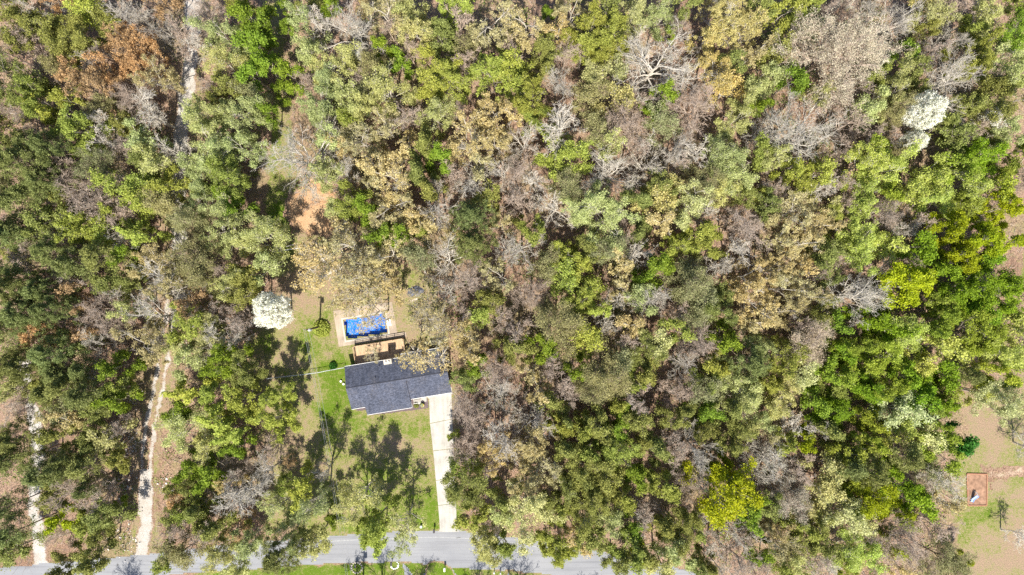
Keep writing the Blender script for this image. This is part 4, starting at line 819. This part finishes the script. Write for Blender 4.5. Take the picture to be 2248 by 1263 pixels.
def shrub(X, Y, r, mat, label, n=900, s=.16, z=0.0, name='shrub', tall=1.2):
    e_ = empty(name, W(X, Y)[:2] + (z,)); tag(e_, label, 'shrub')
    V, F = leafball(r, n, s, int(X), tall); link('foliage', mesh_np('foliage', V, F), mat, e_)
    b = MB()
    for k in range(5):
        a = k*1.26; b.tube([(0,0,0),(math.cos(a)*r*.25,math.sin(a)*r*.25,r*.5),(math.cos(a)*r*.5,math.sin(a)*r*.5,r*tall*.85)], [.03,.02,.01], 4)
    b.build('stem', BARK['brown'], e_); return e_
shrub(914, 890, .55, LEAFM['O'], 'dark green rounded shrub beside the porch step on the mulch', 700, .13)
shrub(732, 803, .8, LEAFM['H'], 'small round dark shrub on the grass by the chain-link fence', 1100, .16)
shrub(707, 722, 1.7, LEAFM['L'], 'bright lime bush at the foot of the utility pole', 2600, .22, tall=.9)
shrub(1018, 1145, 1.2, LEAFM['T'], 'low pinkish shrub at the right foot of the driveway', 900, .2)

WOOD = N('deck_wood', .8, .2); co = WOOD.coord('Object'); wv = WOOD.noise(3, 4, .7, co); mpn = WOOD.n('Mapping'); mpn.inputs['Scale'].default_value = (7.1, .6, 1); WOOD.l(co, mpn.inputs[0])
WOOD.base(WOOD.mix(1.0, WOOD.ramp(WOOD.noise(1, 3, .7, mpn.outputs[0]), [(.35, (.39,.26,.155)), (.65, (.50,.36,.235))]), WOOD.ramp(wv, [(.3, (.8,.8,.8)), (.7, (1.1,1.1,1.1))]), 'MULTIPLY'))
deck = in_house('timber_deck'); tag(deck, 'raised tan timber deck with railings between the pool and the house', 'deck')
def boards(u0, u1, v0, v1, z, nm):
    b = MB(); x = u0
    while x < u1 - .02: b.box(x, -v1, z-.04, min(x+.135, u1), -v0, z); x += .142
    b.box(u0, -v1-.001, z-.2, u1, -v1-.045, z-.045); b.box(u0, -v0+.001, z-.2, u1, -v0+.045, z-.045)
    return b.build(nm, WOOD.m, deck)
boards(1.7, 8.05, -3.3, .38, .8, 'platform'); boards(9.25, 11.1, -3.3, .38, .8, 'platform'); boards(8.06, 9.24, -1.0, .38, .79, 'landing'); boards(8.06, 9.24, -3.3, -2.5, .79, 'walkway')
st = MB()
for k in range(3): st.box(8.1, 1.0+k*.48+.002, .60-k*.17-.05, 9.2, 1.46+k*.48, .60-k*.17)
st.build('stairs', WOOD.m, deck)
def railing(pts, z0):
    b = MB()
    for (p, q) in zip(pts[:-1], pts[1:]):
        L_ = math.hypot(q[0]-p[0], q[1]-p[1]); n_ = max(1, round(L_/1.6))
        b.tube([(p[0], -p[1], z0+.98), (q[0], -q[1], z0+.98)], .065, 4); b.tube([(p[0], -p[1], z0+.5), (q[0], -q[1], z0+.5)], .04, 4); b.tube([(p[0], -p[1], z0+.12), (q[0], -q[1], z0+.12)], .035, 4)
        for i in range(n_+1):
            u = p[0]+(q[0]-p[0])*i/n_; v = p[1]+(q[1]-p[1])*i/n_; b.box(u-.05, -v-.05, .02, u+.05, -v+.05, z0+1.03)
    return b.build('railing', WOOD.m, deck)
railing([(1.75,.3),(1.75,-3.25),(9.25,-3.25),(11.05,-3.25),(11.05,.3)], .8)

STONE0 = plain('grey_stone', (.25,.24,.24), .8, .3, .4)
# covered heap and plank
tp = empty('covered_heap', W(912, 640)); tag(tp, 'low irregular heap under a dark grey sheet in the back yard above the plank', 'covered heap')
DARK = plain('dark_sheet', (.085,.09,.115), .45, .4, .45, 2.2)
rgp = np.random.default_rng(8); NR, NA = 9, 30; V = [(0,0,.5)]; th = np.arange(NA)*2*np.pi/NA; edge = 1.25 + .18*np.sin(th*2+.5) + .13*np.sin(th*5+1) + rgp.normal(0,.06,NA)
for i in range(1, NR+1):
    for k in range(NA):
        r_ = edge[k]*i/NR; V.append((r_*math.cos(th[k])*1.15, r_*math.sin(th[k])*.85, max(.012, .5*(1-(i/NR)**1.6) + (.10*math.sin(th[k]*4+i) + rgp.normal(0,.06))*(1-i/NR))))
F = [(0, 1+k, 1+(k+1)%NA) for k in range(NA)] + [(1+i*NA+k, 1+(i+1)*NA+k, 1+(i+1)*NA+(k+1)%NA, 1+i*NA+(k+1)%NA) for i in range(NR-1) for k in range(NA)]
b = MB(); b.add(V, F); b.build('sheet', DARK, tp, smooth=False)
b = MB()
for k in range(7):
    a = k*.9+.3; b.tube([(math.cos(a)*1.2,math.sin(a)*.9,.03),(math.cos(a)*1.2,math.sin(a)*.9,.16)], [.14,.09], 6)
b.build('weight_stone', STONE0, tp)
pl = MB().box(-.75,-.16,.0,.75,.16,.05); o = pl.build('plank', plain('pale_wood', (.6,.5,.4)), None, W(909, 659), R(20)); tag(o, 'pale wooden plank lying on the grass below the dark covered heap', 'plank')

# utility poles
POLEM = plain('pole_wood', (.10,.075,.055), .9, .1, .3); GALV = plain('galvanised', (.5,.52,.55), .45, .5, .12); 
def pole(x, y, h, label):
    p = empty('utility_pole', (x, y, 0)); tag(p, label, 'utility pole', 'utility poles beside the house and road')
    MB().tube([(0,0,0),(0,0,h*.5),(0,0,h)], [.17,.15,.12], 10).build('pole', POLEM, p)
    MB().box(-.55,-.06,h-.45,.55,.06,h-.31).build('crossarm', POLEM, p)
    MB().tube([(.33,-.1,h-1.45),(.33,-.1,h-.65)], .24, 12).build('transformer', GALV, p)
    for u in (-.45, -.15, .45): MB().tube([(u,0,h-.31),(u,0,h-.2),(u,0,h-.08)], [.03,.06,.04], 8).build('insulator', WHITE, p)
    return p
pA = W(702, 718); pB = W(797, 1278)
pole(pA[0], pA[1], 8.5, 'wooden utility pole with crossarm left of the pool'); pole(pB[0], pB[1], 8.5, 'wooden utility pole on the verge below the road casting a straight shadow')
for du, lab in ((-.45, 'left overhead wire running from the yard pole down to the road'), (-.15, 'middle overhead wire running from the yard pole down to the road'), (.45, 'right overhead wire running from the yard pole down to the road')):
    b = MB(); pts = []
    for i in range(17):
        t_ = i/16; pts.append((pA[0]+du+(pB[0]-pA[0])*t_, pA[1]+(pB[1]-pA[1])*t_, 8.43 - 4*1.1*t_*(1-t_)))
    b.tube(pts, .018, 5); tag(b.build('overhead_wire', plain('cable', (.25,.25,.26), .5), None), lab, 'wire', 'overhead wires')

# fences
def fence(pts, label, name='chain_link_fence', h=1.2):
    p0 = W(*pts[0]); f = empty(name, p0); tag(f, label, 'fence')
    P_ = [Vector(W(*q)) - Vector(p0) for q in pts]; posts = MB(); rail = MB(); mesh_ = MB()
    for a, b_ in zip(P_[:-1], P_[1:]):
        L_ = (b_-a).length; n_ = max(1, round(L_/2.2)); rail.tube([a+Vector((0,0,h)), b_+Vector((0,0,h))], .045, 6)
        for i in range(n_+1):
            q = a.lerp(b_, i/n_); posts.tube([q, q+Vector((0,0,h+.06))], .045, 6)
        k = int(L_/.28)
        for i in range(k):
            q = a.lerp(b_, i/k); q2 = a.lerp(b_, min(1, (i+2)/k)); mesh_.tube([q+Vector((0,0,.03)), q2+Vector((0,0,h))], .008, 3); mesh_.tube([q2+Vector((0,0,.03)), q+Vector((0,0,h))], .008, 3)
    posts.build('post', GALV, f); rail.build('top_rail', GALV, f); mesh_.build('wire_mesh', GALV, f)
fence([(758,806),(730,811),(700,817),(660,822),(590,830)], 'low chain-link fence running left from the house corner')
fence([(676,545),(650,547),(618,552),(575,557)], 'short chain-link fence across the grass strip above the white pear tree')

# buckets by the west wall
for i, (X, Y, lab) in enumerate(((749,837,'upper of two white buckets on the grass by the left house wall'), (755,843,'lower of two white buckets on the grass by the left house wall'))):
    e_ = empty('bucket', W(X, Y)[:2] + (.004,)); tag(e_, lab, 'bucket', 'white buckets by the house')
    MB().tube([(0,0,0),(0,0,.36),(0,0,.38),(0,0,.37),(0,0,.05)], [.15,.19,.2,.17,.14], 14).build('body', WHITE, e_)
    MB().tube([(-.2,0,.34),(-.14,0,.5),(0,0,.56),(.14,0,.5),(.2,0,.34)], .012, 5).build('handle', GALV, e_)

# mailboxes
def mailbox(X, Y, label, boxm, postm, rz=0, name='mailbox'):
    e_ = empty(name, W(X, Y), rz); tag(e_, label, 'mailbox', 'mailboxes along the road')
    MB().box(-.06,-.06,0,.06,.06,1.05).build('post', postm, e_)
    prof = [(-.14,1.05),(.14,1.05),(.14,1.2)] + [(.14*math.cos(t), 1.2+.14*math.sin(t)) for t in (.6,1.2,1.57,1.94,2.54)] + [(-.14,1.2)]
    bx = MB(); n_ = len(prof); bx.add([(p[0]*1.25, -.3, p[1]) for p in prof] + [(p[0]*1.25, .34, p[1]) for p in prof], [tuple(range(n_)), tuple(range(2*n_-1, n_-1, -1))] + [(i, n_+i, n_+(i+1)%n_, (i+1)%n_) for i in range(n_)])
    bx.build('box', boxm, e_); MB().box(.18,-.1,1.15,.2,-.02,1.42).build('flag', plain('red_flag', (.5,.03,.02)), e_)
    return e_
BLK = plain('black_paint', (.03,.03,.035), .4); STONE = plain('pale_stone', (.55,.48,.42), .9, .2, .35, 5)
mailbox(783, 1238, 'dark mailbox inside a ring of pale stones below the road', BLK, POLEM)
mailbox(861, 1233, 'dark mailbox beside a white half-ring edging below the road', BLK, WHITE)
mailbox(977, 1246, 'white mailbox on the green grass island', WHITE, WHITE)
mailbox(954, 1162, 'black mailbox post at the foot of the driveway, road side', BLK, BLK)
def stone_ring(X, Y, r, n_, mat, label, arc=(0, 6.283), s=.2):
    e_ = empty('stone_ring', W(X, Y)); tag(e_, label, 'stone edging'); rr = random.Random(int(X))
    for k in range(n_):
        a = arc[0] + (arc[1]-arc[0])*k/n_; q = s*rr.uniform(.75, 1.2); x, y = r*math.cos(a)*rr.uniform(.92,1.08), r*math.sin(a)
        MB().tube([(x,y,.0),(x+.02,y,q*.6),(x,y+.03,q*1.1)], [q*.9, q, q*.45], 6).build('stone', mat, e_)
stone_ring(783, 1246, 1.0, 14, STONE, 'ring of pale rough stones round the mailbox below the road')
stone_ring(866, 1240, .72, 9, WHITE, 'half ring of white edging blocks by the second mailbox', (-2.6, 1.2), .17)
e_ = empty('utility_box', W(925, 1155)); tag(e_, 'small pale blue-white utility pedestal on the lawn near the road', 'utility box')
MB().box(-.18,-.18,.0,.18,.18,.55).build('cabinet', plain('pale_blue', (.5,.6,.65), .5), e_, bevel=.02); MB().box(-.2,-.2,.55,.2,.2,.6).build('lid', WHITE, e_, bevel=.02)
for i, X in enumerate((1085, 1099, 1116)):
    e_ = empty('bollard', W(X, 1254 + i)); tag(e_, ('leftmost', 'middle', 'rightmost')[i] + ' of three white posts on the verge at the bottom edge', 'post', 'white posts on the verge')
    MB().box(-.09,-.09,0,.09,.09,1.0).build('shaft', WHITE, e_); MB().box(-.12,-.12,1.0,.12,.12,1.08).build('cap', WHITE, e_)

# play plot in the clearing
pp = empty('play_plot', W(2143, 1075)); tag(pp, 'rectangular orange mulch play plot framed by timber in the right-hand clearing', 'play plot')
c0 = Vector(W(2143, 1075)); q = [Vector(W(*p)) - c0 for p in ((2124,1110),(2165,1110),(2166,1041),(2122,1040))]
MB().prism([(p.x, p.y, .08) for p in q], .07).build('mulch', plain('orange_mulch', (.25,.15,.10), .95, .1, .45, 1.2), pp)
b = MB()
for i in range(4):
    a, c_ = q[i], q[(i+1)%4]; b.tube([(a.x,a.y,.12),(c_.x,c_.y,.12)], .13, 4)
b.build('timber_frame', plain('frame_timber', (.30,.15,.09), .9), pp)
sl_ = empty('slide', W(2136, 1089)[:2] + (.08,), R(-20)); tag(sl_, 'small pale blue child slide with grey ladder on the orange play plot', 'slide')
BLU = plain('blue_plastic', (.30,.45,.85), .35, .5, .08)
MB().extr([(-1.1,.05),(-1.1,.11),(-.6,.16),(.35,1.0),(.35,.94),(-.55,.08)], -.24, .24).build('chute', BLU, sl_)
MB().extr([(-1.1,.11),(-1.1,.25),(-.6,.3),(.35,1.15),(.35,1.0),(-.6,.16)], .24, .28).build('side_wall', BLU, sl_); MB().extr([(-1.1,.11),(-1.1,.25),(-.6,.3),(.35,1.15),(.35,1.0),(-.6,.16)], -.28, -.24).build('side_wall', BLU, sl_)
b = MB()
for s_ in (-.22, .22): b.tube([(s_,.95,0),(s_,.5,1.2)], .03, 6)
for k in range(4): b.tube([(-.22,.86-k*.1,.2+k*.26),(.22,.86-k*.1,.2+k*.26)], .025, 6)
b.build('ladder', GALV, sl_)

# pale rubble beside the gravel track and fallen logs
rg = np.random.default_rng(77); cs = [(290,965,14),(285,985,12),(278,1045,12),(270,1075,16),(365,1068,12),(295,872,10),(262,1170,20),(290,1190,16)]
C = np.concatenate([np.stack([W(X,Y)[0] + rg.normal(0, s*K*.8, 60), W(X,Y)[1] + rg.normal(0, s*K*1.1, 60), rg.uniform(.02,.12,60)], 1) for X, Y, s in cs])
V, F = leaves(rg, C, .26, up=.9, asp=.9, jit=.6); V2 = V.copy(); V2[:,2] -= .1
tag(link('rubble', mesh_np('rubble', np.concatenate([V, V2]), np.concatenate([F, F[:,::-1]+len(V)])), plain('pale_rubble', (.6,.56,.54), .9, .2, .3)), 'scattered pale rubble and litter beside the gravel track', 'rubble', kind='stuff')
for i, (X0, Y0, X1, Y1, r, lab) in enumerate(((915,545,935,600,.24,'long pale fallen trunk below the tan oaks right of the yard'), (1284,550,1315,586,.11,'thin pale fallen log beside the long lime clump'), (1660,415,1705,390,.11,'thin fallen log on brown leaf litter, centre right'),
        (88,622,185,624,.09,'thin pale fallen pole lying level among the dark pines'), (0,240,28,250,.12,'pale fallen log at the left edge'), (2070,285,2110,268,.14,'white fallen trunk right of the large white dogwood'), (628,541,646,538,.14,'short white log lying by the upper fence'))):
    a = Vector(W(X0, Y0)); b_ = Vector(W(X1, Y1)); L_ = (b_-a).length; d = (b_-a).normalized(); pts = [(0,0,r)] + [tuple(d*L_*t_ + Vector((d.y, -d.x, 0))*random.Random(i*7+k).uniform(-.1,.1) + Vector((0,0,r))) for k, t_ in enumerate((.3,.6,1))]
    o = MB().tube(pts, [r, r*.9, r*.75, r*.5], 8).build('fallen_log', BARK['white'], None, a, smooth=True); tag(o, lab, 'log', 'fallen logs')
